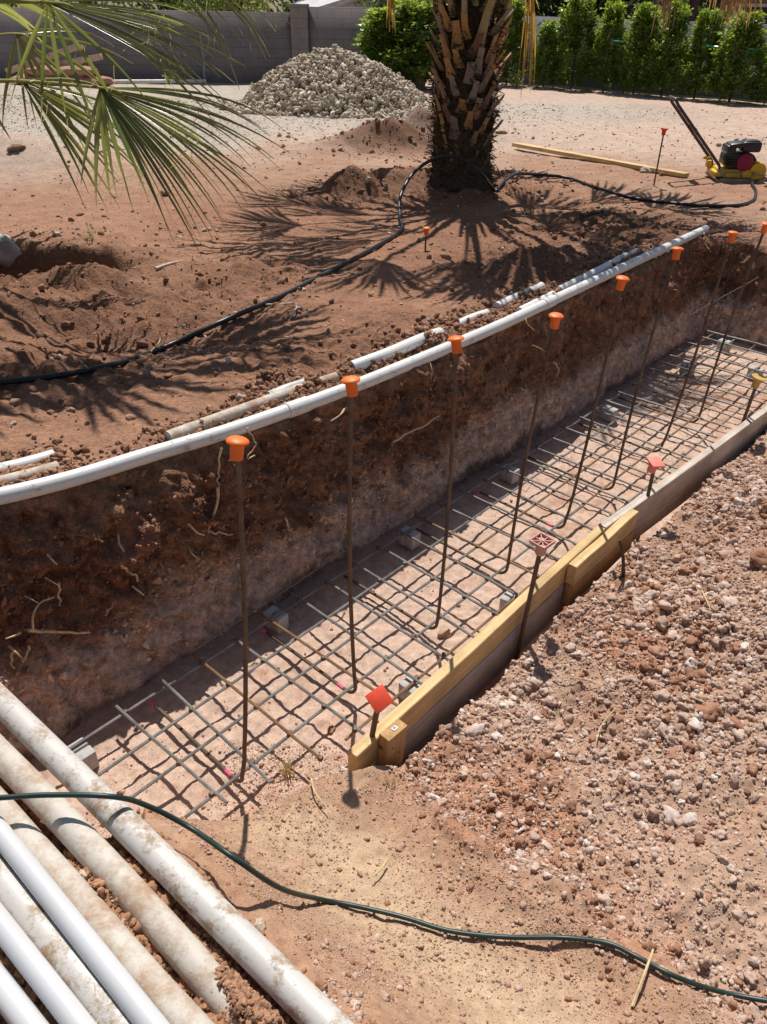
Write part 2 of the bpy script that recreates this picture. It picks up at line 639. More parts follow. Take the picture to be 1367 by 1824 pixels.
def h_far(x, y):
    z = base_far(x, y)
    for (bx, by, rx, ry, ro, h) in BUMPS:
        z = z + h * np.exp(-((x - bx) / rx) ** 2 - ((y - by) / ry) ** 2)
    for (bx, by, rx, rn, rf, h) in HOLES:
        z = z + h * np.exp(-((x - bx) / rx) ** 4 - np.where(y > by, ((y - by) / rf) ** 2, ((y - by) / rn) ** 4))
    return z


def hf(x, y):
    return float(h_far(x, y))


_rc = [(_b(px, py), rr) for (px, py, rr) in [(705, 262, .75), (640, 350, .5), (60, 500, .9), (250, 560, .8), (120, 640, .6), (820, 340, .8), (1100, 420, .9), (960, 470, .7), (740, 640, .5), (420, 500, .5), (560, 660, .4)]]


def far_rough(Pq):
    r_ = np.zeros(len(Pq))
    for c_, rr in _rc:
        r_ = np.maximum(r_, np.exp(-(((Pq[:, 0] - c_[0]) / rr) ** 2 + ((Pq[:, 1] - c_[1]) / rr) ** 2)))
    return r_


def far_disp(Pq, rg_):
    P0 = np.c_[Pq[:, :2], np.zeros(len(Pq))]
    rg_ = np.maximum(rg_, .22 * np.exp(-((P0[:, 0] + .5) / 2.6) ** 4 - ((P0[:, 1] - 4.0) / 2.0) ** 4))
    return fbm(P0, 1.3, 4, 3) * .025 + fbm(P0, 7, 4, 5) * (.009 + .05 * rg_) + np.abs(fbm(P0, 20, 3, 9)) * (.006 + .05 * rg_)


def hff(x, y):
    P0 = np.array([[x, y, 0.0]])
    return hf(x, y) + float(far_disp(P0, far_rough(P0))[0])


# near bank: thin-plate surface through measured levels
_ctl = []
for (px, py, z) in [
        (0, 1250, -.085), (285, 1537, -.09), (570, 1824, -.09), (0, 1824, -.08), (300, 1640, -.085), (0, 1500, -.085), (300, 1824, -.085),
        (335, 1480, -.30), (490, 1640, -.26), (640, 1790, -.24), (420, 1500, -.44), (520, 1560, -.43), (620, 1640, -.42), (760, 1780, -.36),
        (600, 1420, -.50), (480, 1425, -.505), (390, 1450, -.50), (310, 1460, -.48), (650, 1370, -.53),
        (760, 1560, -.49), (860, 1560, -.48), (1060, 1700, -.45), (900, 1800, -.38), (1200, 1824, -.40),
        (720, 1400, -.595), (850, 1240, -.59), (990, 1075, -.575), (1150, 950, -.575), (1367, 780, -.57), (815, 1365, -.565),
        (900, 1500, -.535), (1000, 1300, -.56), (1200, 1100, -.50), (1367, 1000, -.42), (1367, 1300, -.42), (1100, 1500, -.50),
        (1367, 1824, -.42), (1250, 1600, -.46)]:
    p = at(px, py, z)
    _ctl.append((p[0], p[1], z))
_ctl += [(-2.2, 0.6, -.08), (-1.6, -.6, -.08), (-.3, -.6, -.10), (3, 1, -.33), (3.2, 3, -.33), (5, 4, -.33), (2, -1, -.38), (4.6, 6.3, -.4), (1.2, -.8, -.36)]
_ctl = np.array(_ctl)


def _tps(r2):
    return 0.5 * r2 * np.log(r2 + 1e-9)


_n = len(_ctl)
_K = _tps(((_ctl[:, None, :2] - _ctl[None, :, :2]) ** 2).sum(-1)) + np.eye(_n) * 0.004
_P = np.c_[np.ones(_n), _ctl[:, :2]]
_A = np.block([[_K, _P], [_P.T, np.zeros((3, 3))]])
_w = np.linalg.solve(_A, np.r_[_ctl[:, 2], 0, 0, 0])


def h_bank(x, y):
    x = np.atleast_1d(np.asarray(x, float)); y = np.atleast_1d(np.asarray(y, float))
    z = _w[_n] + _w[_n + 1] * x + _w[_n + 2] * y
    for i in range(_n):
        z = z + _w[i] * _tps((x - _ctl[i, 0]) ** 2 + (y - _ctl[i, 1]) ** 2)
    return np.clip(z, -.72, -.03)


pA0, pA1 = at(0, 1258, -.06)[:2], at(150, 1408, -.06)[:2]
_poly = [tuple(pA0 + (pA0 - pA1) * 6), tuple(pA0), tuple(pA1)]
for (px, py, z) in [(215, 1425, -.52), (310, 1446, -.54), (390, 1432, -.54), (480, 1403, -.54), (560, 1362, -.56), (640, 1352, -.58)]:
    _poly.append(tuple(at(px, py, z)[:2]))
_poly += [XY(0.53, .955), XY(5.7, .985), XY(5.7, -.6), XY(-1.5, -.6)]
_poly = np.array(_poly)


def poly_sd(x, y, poly):
    """signed distance, negative inside"""
    d = np.full(x.shape, 1e9)
    ins = np.zeros(x.shape, bool)
    n = len(poly)
    for i in range(n):
        ax, ay = poly[i]; bx, by = poly[(i + 1) % n]
        ex, ey = bx - ax, by - ay
        t = np.clip(((x - ax) * ex + (y - ay) * ey) / (ex * ex + ey * ey), 0, 1)
        d = np.minimum(d, np.hypot(x - ax - t * ex, y - ay - t * ey))
        c = ((ay > y) != (by > y)) & (x < (bx - ax) * (y - ay) / (by - ay + 1e-12) + ax)
        ins ^= c
    return np.where(ins, -d, d)


def h_near(x, y):
    x = np.atleast_1d(np.asarray(x, float)); y = np.atleast_1d(np.asarray(y, float))
    sd = poly_sd(x, y, _poly)
    hb = h_bank(x, y)
    return ZF + (hb - ZF) * ss(sd, -0.005, 0.085)


def hn(x, y):
    return float(h_near(x, y)[0])


# boundary between pressed sand (left) and loose rubble (right)
_sr = [tuple(at(*p, -.6)[:2]) for p in [(690, 1385), (760, 1450)]] + [tuple(at(*p, -.5)[:2]) for p in [(860, 1535), (980, 1610), (1085, 1690), (1180, 1760), (1290, 1850)]]
_sr = [XY(.53, .97)] + _sr + [(1.2, -.6), (-.3, -.8)]
_sandpoly = np.array(_sr + [tuple(at(*p, -.25)[:2]) for p in [(650, 1824), (490, 1655), (340, 1500)]] + [tuple(at(215, 1425, -.6)[:2]), tuple(at(390, 1425, -.62)[:2]), tuple(at(560, 1355, -.62)[:2])])

# ------------------------------------------------------------------ ground: far sheet + cut trench face as one mesh
SRIM = [-4, -1, .1, .91, 1.48, 2.18, 3.18, 5.05]
TRIM = [-.5, -.40, -.275, -.115, -.075, -.065, -.105, -.20]
q_rim, q_base, q_nrm = [], [], []
for s in np.arange(-4, 5.05, 0.0125):
    q_rim.append((s, np.interp(s, SRIM, TRIM))); q_base.append((s, 0.0)); q_nrm.append((0.0, -1.0))
for a in np.linspace(0, math.pi / 2, 190)[:-1]:
    q_rim.append((5.05 + .33 * math.sin(a), .12 - .32 * math.cos(a)))
    q_base.append((5.05 + .1 * math.sin(a), .12 - .12 * math.cos(a))); q_nrm.append((math.sin(a), -math.cos(a)))
for k, t in enumerate(np.r_[np.arange(.12, 2.0, .0125), np.arange(2.0, 9, .06)]):
    q_rim.append((5.38, t)); q_base.append((5.15, t)); q_nrm.append((1.0, 0.0))
q_rim, q_base, q_nrm = np.array(q_rim), np.array(q_base), np.array(q_nrm)
toW = lambda a: O2 + a[:, :1] * D2 + a[:, 1:] * N2
Rw, Bw, Nw = toW(q_rim), toW(q_base), q_nrm[:, :1] * D2 + q_nrm[:, 1:] * N2
nq = len(Rw)
ds = [0.0]
while ds[-1] < 120:
    ds.append(ds[-1] + 0.011 * (1 + 1.25 * ds[-1]))
ds = np.array(ds[::-1])
X = Rw[None, :, 0] + ds[:, None] * Nw[None, :, 0]
Y = Rw[None, :, 1] + ds[:, None] * Nw[None, :, 1]
Pf = np.stack([X, Y, np.zeros_like(X)], -1).reshape(-1, 3)
zf = h_far(Pf[:, 0], Pf[:, 1])
rough = far_rough(Pf)
dd = np.repeat(ds, nq)
near_rim = np.exp(-dd / .35)
zf = zf + far_disp(Pf, rough) + np.abs(fbm(Pf, 22, 3, 9)) * .012 * near_rim
zf -= .02 * np.exp(-dd / .05)
Pf[:, 2] = zf
# colours
red = np.array([.345, .195, .125]); tan = np.array([.42, .27, .185]); dark = np.array([.185, .092, .055]); pale = np.array([.47, .36, .28]); grey = np.array([.45, .38, .31])
def lerp(a, b, w):
    return a * (1 - w[:, None]) + b * w[:, None]
c = np.tile(red, (len(Pf), 1))
nz = fbm(Pf, .8, 4, 21)
c = lerp(c, tan, ss(nz, -.1, .5) * .7)
far_w = ss(Pf[:, 1] + nz * 1.5, 8.5, 11)
c = lerp(c, np.array([.52, .375, .285]), far_w)
pile_c = _b(590, 195)
gv = np.maximum(np.exp(-((Pf[:, 0] - pile_c[0]) / 3.4) ** 2 - ((Pf[:, 1] - pile_c[1] + .8) / 2.6) ** 2), ss(-Pf[:, 0] + nz, .6, 2.2) * ss(Pf[:, 1] + nz * .6, 9.3, 11))
g2 = _b(1010, 195)
gv = np.maximum(gv, .9 * np.exp(-((Pf[:, 0] - g2[0]) / 1.8) ** 2 - ((Pf[:, 1] - g2[1]) / 2.0) ** 2))
c = lerp(c, grey, np.clip(gv * 1.4 + nz * .2, 0, 1))
sm = _b(30, 290)
c = lerp(c, pale, np.clip(1.2 * np.exp(-((Pf[:, 0] - sm[0]) / 1.1) ** 2 - ((Pf[:, 1] - sm[1]) / 1.2) ** 2), 0, 1))
mid_w = np.exp(-((Pf[:, 0] + .3) / 3.2) ** 4 - ((Pf[:, 1] - 4.6) / 2.9) ** 4)
c = lerp(c, np.array([.30, .155, .095]), np.clip(mid_w * (.9 + nz * .9), 0, 1))
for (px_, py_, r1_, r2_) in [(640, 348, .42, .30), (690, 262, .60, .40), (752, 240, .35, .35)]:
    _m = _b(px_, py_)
    c = lerp(c, np.array([.155, .078, .046]), np.exp(-((Pf[:, 0] - _m[0]) / r1_) ** 2 - ((Pf[:, 1] - _m[1]) / r2_) ** 2) * .75)  # shade of the mounds painted into the soil colour
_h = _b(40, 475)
c = lerp(c, np.array([.10, .055, .036]), np.exp(-((Pf[:, 0] - _h[0]) / .75) ** 4 - ((Pf[:, 1] - _h[1]) / .42) ** 4) * .8)  # dark moist soil, with the hole's shade painted into the same colour
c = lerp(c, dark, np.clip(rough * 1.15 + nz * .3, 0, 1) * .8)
c = lerp(c, np.array([.30, .16, .10]), near_rim * .5)
# cut face
NV = 96
vv = np.linspace(0, 1, NV)[1:]
prof = vv
Zr = Pf[:, 2].reshape(len(ds), nq)[-1]
Zb = ZF - 0.03
WX = Rw[None, :, 0] + (Bw - Rw)[None, :, 0] * (prof ** .85)[:, None]
WY = Rw[None, :, 1] + (Bw - Rw)[None, :, 1] * (prof ** .85)[:, None]
WZ = Zr[None, :] + (Zb - Zr)[None, :] * vv[:, None]
Pw = np.stack([WX, WY, WZ], -1).reshape(-1, 3)
v_ = np.repeat(vv, nq)
q_ = np.tile(np.arange(nq), len(vv))
S_ = np.tile(q_rim[:, 0] + q_rim[:, 1] * (q_nrm[:, 0]), len(vv))
left_rough = 1 - ss(S_, 1.6, 3.2) * .6
ridg = 1 - np.abs(fbm(Pw, 9, 4, 33)) * 2
disp = fbm(Pw, 3.2, 4, 31) * .07 + (ridg - .6) * .05 * left_rough + np.abs(fbm(Pw, 26, 3, 37)) * .045 * left_rough + fbm(Pw, 12, 3, 39) * .03 + np.abs(fbm(Pw * np.array([1, 1, .22]), 24, 3, 41)) * -.02
clod = np.clip(fbm(Pw * np.array([1, 1, 1.3]), 6.5, 3, 51) - .08, 0, 1)
disp += clod * .15 * left_rough * ss(v_, .03, .2) * (1 - ss(v_, .55, .8))
disp += fbm(Pw, 55, 2, 57) * .010
disp *= ss(v_, 0, .06) * (1 - .75 * ss(v_, .7, 1.0))
disp += .03 * ss(v_, .80, 1.0) * (.5 + .5 * fbm(Pw, 5, 3, 61))
Pw[:, :2] -= np.tile(Nw, (len(vv), 1)) * disp[:, None]
Pw[:, 2] += fbm(Pw, 12, 3, 71) * .008
uw = np.array([.29, .145, .085]); mid = np.array([.37, .20, .12]); low = np.array([.78, .56, .43]); base_d = np.array([.26, .175, .14])
nw = fbm(Pw, 2.2, 4, 81); nw2 = fbm(Pw, 9, 4, 83)
cw = np.tile(uw, (len(Pw), 1))
cw = lerp(cw, mid, ss(nw2 + nw * .6, -.2, .5))
cw = lerp(cw, np.array([.17, .08, .05]), ss(-nw2 + .3 * nw, .15, .5) * .6)
lowline = v_ + nw * .12 + nw2 * .07
cw = lerp(cw, low, ss(lowline, .50, .68) * .94)
cw = lerp(cw, base_d, ss(lowline, .88, .97) * .9)  # foot of the cut darkened: shade put into its colour
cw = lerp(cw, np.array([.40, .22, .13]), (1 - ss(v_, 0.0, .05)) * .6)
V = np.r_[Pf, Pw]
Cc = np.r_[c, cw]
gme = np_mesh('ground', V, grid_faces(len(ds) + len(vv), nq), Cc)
npoly_far = (len(ds) - 1) * (nq - 1)
mi = np.zeros(len(gme.polygons), dtype=np.int32)
mi[npoly_far:] = 1
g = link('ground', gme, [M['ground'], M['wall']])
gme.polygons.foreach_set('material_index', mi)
tag(g, kind='structure')

# ------------------------------------------------------------------ trench bed, sand bank and rubble bank as one sheet
def axis(a, b, lo, hi, fine, coarse):
    v = [a]
    while v[-1] < b:
        v.append(v[-1] + (fine if lo <= v[-1] <= hi else coarse))
    return np.array(v)


xs = axis(-3.0, 6.0, -1.4, 1.7, .0085, .03)
ys = axis(-1.0, 7.0, .4, 2.6, .0085, .02)
GX, GY = np.meshgrid(xs, ys)
Pn = np.stack([GX, GY, np.zeros_like(GX)], -1).reshape(-1, 3)
zb = h_near(Pn[:, 0], Pn[:, 1])
sdn = poly_sd(Pn[:, 0], Pn[:, 1], _poly)
sand_sd = poly_sd(Pn[:, 0], Pn[:, 1], _sandpoly)
nz = fbm(Pn, 6, 4, 101)
sand_w = ss(-(sand_sd + nz * .05), -.01, .03) * ss(sdn, -.01, .05)
floor_w = 1 - ss(sdn, -.03, .03)
pl0, pl1 = at(0, 1250, -.06)[:2], at(570, 1824, -.06)[:2]
pdv = (pl1 - pl0) / np.linalg.norm(pl1 - pl0)
pside = (Pn[:, 0] - pl0[0]) * (-pdv[1]) + (Pn[:, 1] - pl0[1]) * pdv[0]   # >0 trench side of the pipe
dirt_w = (1 - ss(pside, .03, .16)) * ss(sdn, -.02, .03)
rub_w = np.clip(1 - sand_w - floor_w - dirt_w, 0, 1)
st_s, st_t = ST(Pn[:, 0], Pn[:, 1])
zb += fbm(Pn, 2.6, 3, 119) * .06 * rub_w * ss(sdn, .03, .25) + fbm(Pn, 5, 3, 103) * (.012 * sand_w + .035 * rub_w + .008 * floor_w) + fbm(Pn, 16, 3, 117) * (.010 * sand_w + .012 * rub_w + .009 * floor_w) + np.abs(fbm(Pn, 34, 3, 107)) * (.006 * sand_w + .026 * rub_w + .008 * floor_w + .02 * dirt_w) + nz * (.004 * sand_w + .012 * rub_w + .006 * floor_w + .012 * dirt_w)
# thicker lip of red earth along the sand / rubble edge
zb += .03 * np.exp(-((sand_sd + .04) / .05) ** 2) * ss(sdn, 0, .1) * (st_t > .8)
zb = np.where((st_t < -.03) | (st_s > 5.25), -.95, zb)
Pn[:, 2] = zb
sandc = np.array([.48, .35, .225]); redc = np.array([.39, .235, .15]); rubc = np.array([.43, .285, .20]); floorc = np.array([.54, .385, .295]); dirtc = np.array([.37, .20, .115])
n3 = fbm(Pn, 2.2, 4, 111); n4 = fbm(Pn, 14, 4, 113)
sc_ = lerp(np.tile(sandc, (len(Pn), 1)), redc, np.clip(ss(-sand_sd, .34, .02) * .9 + ss(n3, .05, .5) * .5 + ss(n4, .1, .5) * .25, 0, 1))
_ur = at(1230, 960, -.5)
rc_ = lerp(np.tile(rubc, (len(Pn), 1)), np.array([.30, .16, .10]), .45 * np.exp(-((Pn[:, 0] - _ur[0]) / .85) ** 2 - ((Pn[:, 1] - _ur[1]) / .8) ** 2))
rc_ = lerp(rc_, np.array([.38, .19, .11]), np.clip(ss(n3, -.05, .4) * .8 + ss(n4, 0, .5) * .3, 0, 1))
fc_ = lerp(np.tile(floorc, (len(Pn), 1)), np.array([.42, .24, .16]), ss(n3 + n4, -.1, .7) * .8)
fc_ = lerp(fc_, np.array([.28, .185, .145]), (1 - ss(st_t + n4 * .06, .02, .20)) * .85)  # shadow strip below the cut face painted into the floor colour
cn = sc_ * sand_w[:, None] + rc_ * rub_w[:, None] + fc_ * floor_w[:, None] + dirtc * dirt_w[:, None]
cn /= np.maximum((sand_w + rub_w + floor_w + dirt_w), .05)[:, None]
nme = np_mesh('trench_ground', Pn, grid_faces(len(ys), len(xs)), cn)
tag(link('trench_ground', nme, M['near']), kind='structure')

_Zg = zb.reshape(len(ys), len(xs))


def near_z(x, y):
    x = np.atleast_1d(np.asarray(x, float)); y = np.atleast_1d(np.asarray(y, float))
    i = np.clip(np.searchsorted(xs, x) - 1, 0, len(xs) - 2); j = np.clip(np.searchsorted(ys, y) - 1, 0, len(ys) - 2)
    u = np.clip((x - xs[i]) / (xs[i + 1] - xs[i]), 0, 1); v = np.clip((y - ys[j]) / (ys[j + 1] - ys[j]), 0, 1)
    return (_Zg[j, i] * (1 - u) + _Zg[j, i + 1] * u) * (1 - v) + (_Zg[j + 1, i] * (1 - u) + _Zg[j + 1, i + 1] * u) * v


def hn(x, y):
    return float(near_z(x, y)[0])


# ------------------------------------------------------------------ scattered stones
def ico(sub, seed, jag=.25):
    bm = bmesh.new()
    bmesh.ops.create_icosphere(bm, subdivisions=sub, radius=1)
    V = np.array([v.co[:] for v in bm.verts])
    Fs = np.array([[v.index for v in f.verts] for f in bm.faces])
    bm.free()
    V = V * (1 + jag * (fbm(V + seed * 7.1, 1.3, 2, seed) * 1.3 + (fbm(V + seed * 3.7, 3.4, 2, seed + 9) * 1.0 if sub > 1 else 0)))[:, None]
    V = V * np.array([1.0, .82, .66])
    return V, Fs


STONES = {k: [ico(k, s + 10 * k, .42) for s in range(5)] for k in (1, 2, 3)}


def rot_mats(n, rng, flat=.6):
    a = rng.uniform(0, 2 * np.pi, n); b = rng.normal(0, flat, n); c_ = rng.normal(0, flat, n)
    ca, sa, cb, sb, cc, sc = np.cos(a), np.sin(a), np.cos(b), np.sin(b), np.cos(c_), np.sin(c_)
    R = np.zeros((n, 3, 3))
    R[:, 0, 0] = ca * cb; R[:, 0, 1] = ca * sb * sc - sa * cc; R[:, 0, 2] = ca * sb * cc + sa * sc
    R[:, 1, 0] = sa * cb; R[:, 1, 1] = sa * sb * sc + ca * cc; R[:, 1, 2] = sa * sb * cc - ca * sc
    R[:, 2, 0] = -sb; R[:, 2, 1] = cb * sc; R[:, 2, 2] = cb * cc
    return R


def scatter(name, P, R, cols, mat, level=None, kind='stuff', flat=.6, seed=5, smooth=False, label=None, cat=None, squash=1.0):
    rng = np.random.default_rng(seed)
    n = len(P)
    rots = rot_mats(n, rng, flat)
    Vs, Fs, Cs = [], [], []
    base = 0
    lv = np.full(n, 1) if level is None else level
    for L in np.unique(lv):
        for vi in range(5):
            idx = np.where((lv == L) & (np.arange(n) % 5 == vi))[0]
            if not len(idx):
                continue
            bv, bf = STONES[int(L)][vi]
            st = np.array([1, .9 if squash < 1 else 1, squash]) * rng.uniform(.75, 1.25, (len(idx), 3))
            q = np.einsum('nij,nvj->nvi', rots[idx], bv[None] * st[:, None, :]) * R[idx][:, None, None] + P[idx][:, None, :]
            Vs.append(q.reshape(-1, 3))
            Fs.append((bf[None] + (np.arange(len(idx)) * len(bv))[:, None, None]).reshape(-1, 3) + base)
            Cs.append(np.repeat(cols[idx], len(bv), 0))
            base += len(idx) * len(bv)
    me = np_mesh(name, np.concatenate(Vs), np.concatenate(Fs), np.concatenate(Cs))
    o = link(name, me, mat, smooth=smooth)
    return tag(o, label, cat, kind=kind)


def in_view(P, m=120):
    v = P - CAM
    z = v @ cf
    px = W / 2 + F * (v @ cr) / np.maximum(z, .05)
    py = H / 2 - F * (v @ cu) / np.maximum(z, .05)
    return (z > .1) & (px > -m) & (px < W + m) & (py > -m) & (py < H + m)



def sizes(n, lo, hi, p):
    u = RNG.uniform(0, 1, n)
    a = 1 - p
    return (lo ** a + u * (hi ** a - lo ** a)) ** (1 / a)


# rubble bank
n = 430000
xy = np.c_[RNG.uniform(-.1, 3.4, n), RNG.uniform(.3, 4.4, n)]
s_, t_ = ST(xy[:, 0], xy[:, 1])
clump = fbm(np.c_[xy, np.zeros(n)], 3.2, 3, 201) + .5 * fbm(np.c_[xy, np.zeros(n)], 11, 2, 205)
fade = np.clip(1.15 - .14 * np.hypot(xy[:, 0], xy[:, 1]), .25, 1)
keep = (t_ > 1.0) & (RNG.uniform(0, 1, n) < np.clip(.5 + clump * .6, .42, 1) * fade)
xy = xy[keep]
sdv = poly_sd(xy[:, 0], xy[:, 1], _sandpoly) + .04 * fbm(np.c_[xy, np.zeros(len(xy))], 8, 2, 207)
k2 = (sdv > 0.0) | (RNG.uniform(0, 1, len(xy)) < .10 * np.exp(sdv / .06))
xy = xy[k2]
P = np.c_[xy, near_z(xy[:, 0], xy[:, 1])]
P = P[in_view(P, 520)]
r = sizes(len(P), .0027, .021, 3.15) * (.75 + 1.0 * np.clip(fbm(P, 1.9, 2, 209) + .25, 0, 1))
P[:, 2] += r * .2
ct = RNG.uniform(0, 1, len(P))[:, None]
cols = np.array([.44, .285, .205]) * (1 - ct) + np.array([.60, .455, .37]) * ct
ur = at(1230, 960, -.5)
urw = np.exp(-((P[:, 0] - ur[0]) / .85) ** 2 - ((P[:, 1] - ur[1]) / .8) ** 2)
dk = RNG.uniform(0, 1, len(P)) < .14 + .9 * np.clip(fbm(P, 2.2, 3, 111), 0, 1) + .18 * urw
cols[dk] = np.array([.35, .185, .115]) * RNG.uniform(.75, 1.2, (dk.sum(), 1))
r = r * (1 + .15 * urw)
wh = RNG.uniform(0, 1, len(P)) < .06
cols[wh] = np.array([.66, .55, .47])
lev = np.where(r > .0095, 3, np.where(r > .0042, 2, 1))
print('rubble', len(P), [(lev == q_).sum() for q_ in (1, 2, 3)])
scatter('rubble', P, r, cols, M['stone'], lev, label='loose pinkish rubble covering the bank beside the form boards', cat='rubble', smooth=True)

# pebbles and crumbs on sand, floor and in the trench
n = 170000
xy = np.c_[np.r_[RNG.uniform(-1.4, 3.4, 70000), RNG.uniform(-.9, 1.1, 100000)], np.r_[RNG.uniform(.3, 5.6, 70000), RNG.uniform(.3, 1.7, 100000)]]
s_, t_ = ST(xy[:, 0], xy[:, 1])
sdv = poly_sd(xy[:, 0], xy[:, 1], _poly)
sdp = poly_sd(xy[:, 0], xy[:, 1], _sandpoly)
cl = fbm(np.c_[xy, np.zeros(n)], 5, 3, 221)
keep = ((t_ > -.03) & (t_ < .96) & (sdv < .02) & (RNG.uniform(0, 1, n) < np.clip(.28 + cl, .05, 1))) | ((sdp < 0) & (RNG.uniform(0, 1, n) < np.clip(.13 + cl * .9 + .8 * np.exp(sdp / .13), .05, 1)))
xy = xy[keep]
P = np.c_[xy, near_z(xy[:, 0], xy[:, 1])]
P = P[in_view(P)]
r = sizes(len(P), .0013, .009, 3.7)
P[:, 2] += r * .3
ct = RNG.uniform(0, 1, len(P))[:, None]
cols = np.array([.42, .255, .17]) * (1 - ct) + np.array([.58, .43, .34]) * ct
dk = RNG.uniform(0, 1, len(P)) < .3
cols[dk] = np.array([.34, .18, .11])
scatter('pebbles', P, r, cols, M['stone'], np.where(r > .005, 2, 1), label='small pale pebbles strewn over the sandy bank and trench floor', cat='pebbles', smooth=True)

# crumbs and clods clinging to the cut face
n = 52000
pick = RNG.integers(0, len(Pw), n)
qv = v_[pick]; lr = left_rough[pick]
keep = (RNG.uniform(0, 1, n) < (.15 + .85 * lr * ss(qv, .02, .2) * (1 - ss(qv, .55, .85)) + .5 * ss(qv, .85, 1.0))) & (S_[pick] > -.5)
pick = pick[keep]
P = Pw[pick] + RNG.normal(0, .006, (len(pick), 3))
vis = in_view(P); P = P[vis]; pick = pick[vis]
r = sizes(len(P), .0025, .018, 3.0)
cols = cw[pick] * RNG.uniform(.7, 1.25, (len(P), 1))
scatter('face_clods', P, r, cols, M['stone'], np.where(r > .009, 3, 2), label='crumbling clods clinging to the shaded cut face of the trench', cat='dirt clods', smooth=True, flat=1.2)

# dirt clods between the pipes in the corner and on the red lip beside them
n = 60000
xy = np.c_[RNG.uniform(-1.4, .35, n), RNG.uniform(.25, 1.7, n)]
ps = (xy[:, 0] - pl0[0]) * (-pdv[1]) + (xy[:, 1] - pl0[1]) * pdv[0]
keep = (ps < .10) & (poly_sd(xy[:, 0], xy[:, 1], _poly) > .0) & ((ps < .0) | (RNG.uniform(0, 1, n) < .45 * np.exp(-np.maximum(ps, 0) / .05)))
xy = xy[keep]
P = np.c_[xy, near_z(xy[:, 0], xy[:, 1])]
P = P[in_view(P)]
r = sizes(len(P), .0025, .014, 2.6)
P[:, 2] += r * .3
cols = np.array([.36, .19, .105]) * RNG.uniform(.8, 1.25, (len(P), 1))
cols[RNG.uniform(0, 1, len(P)) < .04] = (.55, .44, .33)
scatter('clods', P, r, cols, M['stone'], np.where(r > .007, 3, 2), label='crumbly red dirt clods between the white pipes', cat='dirt clods', smooth=True)

# soil slumped over the lower end of the crusted pipe
PP = []
qa_, qb_ = at(268, 1632, -.05), at(470, 1850, -.06)
for _ in range(2600):
    u_ = RNG.uniform(0, 1) ** .7
    q_ = qa_ + (qb_ - qa_) * u_
    o_ = RNG.normal(.022, .016)
    PP.append((q_[0] - pdv[1] * o_ * 1.0, q_[1] + pdv[0] * o_, -.10 + .05 * u_ * math.exp(-((o_ - .012) / .03) ** 2) + RNG.uniform(0, .012)))
PP = np.array(PP)
r = sizes(len(PP), .0025, .011, 2.6)
cols = np.array([.36, .2, .12]) * RNG.uniform(.75, 1.25, (len(PP), 1))
scatter('slumped_soil', PP, r, cols, M['stone'], np.where(r > .006, 3, 2), label='crumbly soil slumped over the lower end of the crusted pipe', cat='dirt clods', smooth=True)

# clods on the far bank, mounds, and at the foot of the cut
n = 60000
u = RNG.uniform(0, 1, n)
xy = np.c_[RNG.uniform(-4, 6.5, n), RNG.uniform(1.9, 12, n) ** 1.0]
s_, t_ = ST(xy[:, 0], xy[:, 1])
rim = np.interp(s_, SRIM, TRIM)
rg = far_rough(xy)
keep = ((t_ < rim - .06) | (s_ > 5.45)) & (RNG.uniform(0, 1, n) < .05 + .95 * rg + .22 * (xy[:, 1] < 6.2) * np.clip(.6 + fbm(np.c_[xy, np.zeros(n)], 1.6, 3, 411) * 1.6, 0, 1))
xy, rg = xy[keep], rg[keep]
P = np.c_[xy, h_far(xy[:, 0], xy[:, 1]) + far_disp(xy, rg)]
vis = in_view(P); P, rg = P[vis], rg[vis]
dist = P[:, 1]
r = sizes(len(P), .004, .034, 3.0) * (.6 + dist * .06)
P[:, 2] += r * .25
cols = (np.array([.40, .235, .155]) * (1 - rg[:, None]) + np.array([.24, .125, .075]) * rg[:, None]) * RNG.uniform(.7, 1.25, (len(P), 1))
wh = RNG.uniform(0, 1, len(P)) < .06 + .2 * (1 - rg)
cols[wh] = np.array([.55, .45, .36])
scatter('dirt_clods', P, r, cols, M['stone'], np.where(r > .03, 3, np.where(r > .007, 2, 1)), label='red dirt clods strewn over the dug up bank beyond the trench', cat='dirt clods', smooth=True)

# pale pebbles over the yard + gravel around the stone pile
n = 60000
xy = np.c_[RNG.uniform(-9, 9, n), 2.4 + 14 * RNG.uniform(0, 1, n) ** .8]
s_, t_ = ST(xy[:, 0], xy[:, 1])
gvv = np.maximum(np.exp(-((xy[:, 0] - pile_c[0]) / 3.2) ** 2 - ((xy[:, 1] - pile_c[1] + .8) / 2.2) ** 2), ss(-xy[:, 0], .6, 2.4) * ss(xy[:, 1], 9, 11))
gvv = np.maximum(gvv, .35 * np.exp(-((xy[:, 0] - g2[0]) / 1.6) ** 2 - ((xy[:, 1] - g2[1]) / 1.8) ** 2))
keep = ((t_ < np.interp(s_, SRIM, TRIM) - .1) | (s_ > 5.5)) & (RNG.uniform(0, 1, n) < .10 + gvv)
xy = xy[keep]
P = np.c_[xy, h_far(xy[:, 0], xy[:, 1]) + far_disp(xy, far_rough(xy))]
P = P[in_view(P)]
r = sizes(len(P), .004, .022, 2.4) * (.4 + P[:, 1] * .075)
P[:, 2] += r * .1
cols = lerp(np.tile(np.array([.48, .40, .32]), (len(P), 1)), np.array([.66, .60, .52]), RNG.uniform(0, 1, len(P)))
scatter('gravel', P, r, cols, M['stone'], np.ones(len(P), int), squash=.4, label='pale gravel thinly strewn over the yard around the stone pile', cat='gravel')

# stone pile
pc = _b(598, 203)
pcx, pcy = pc[0] - .08, pc[1] + 1.15
PR, PH = 1.78, .86


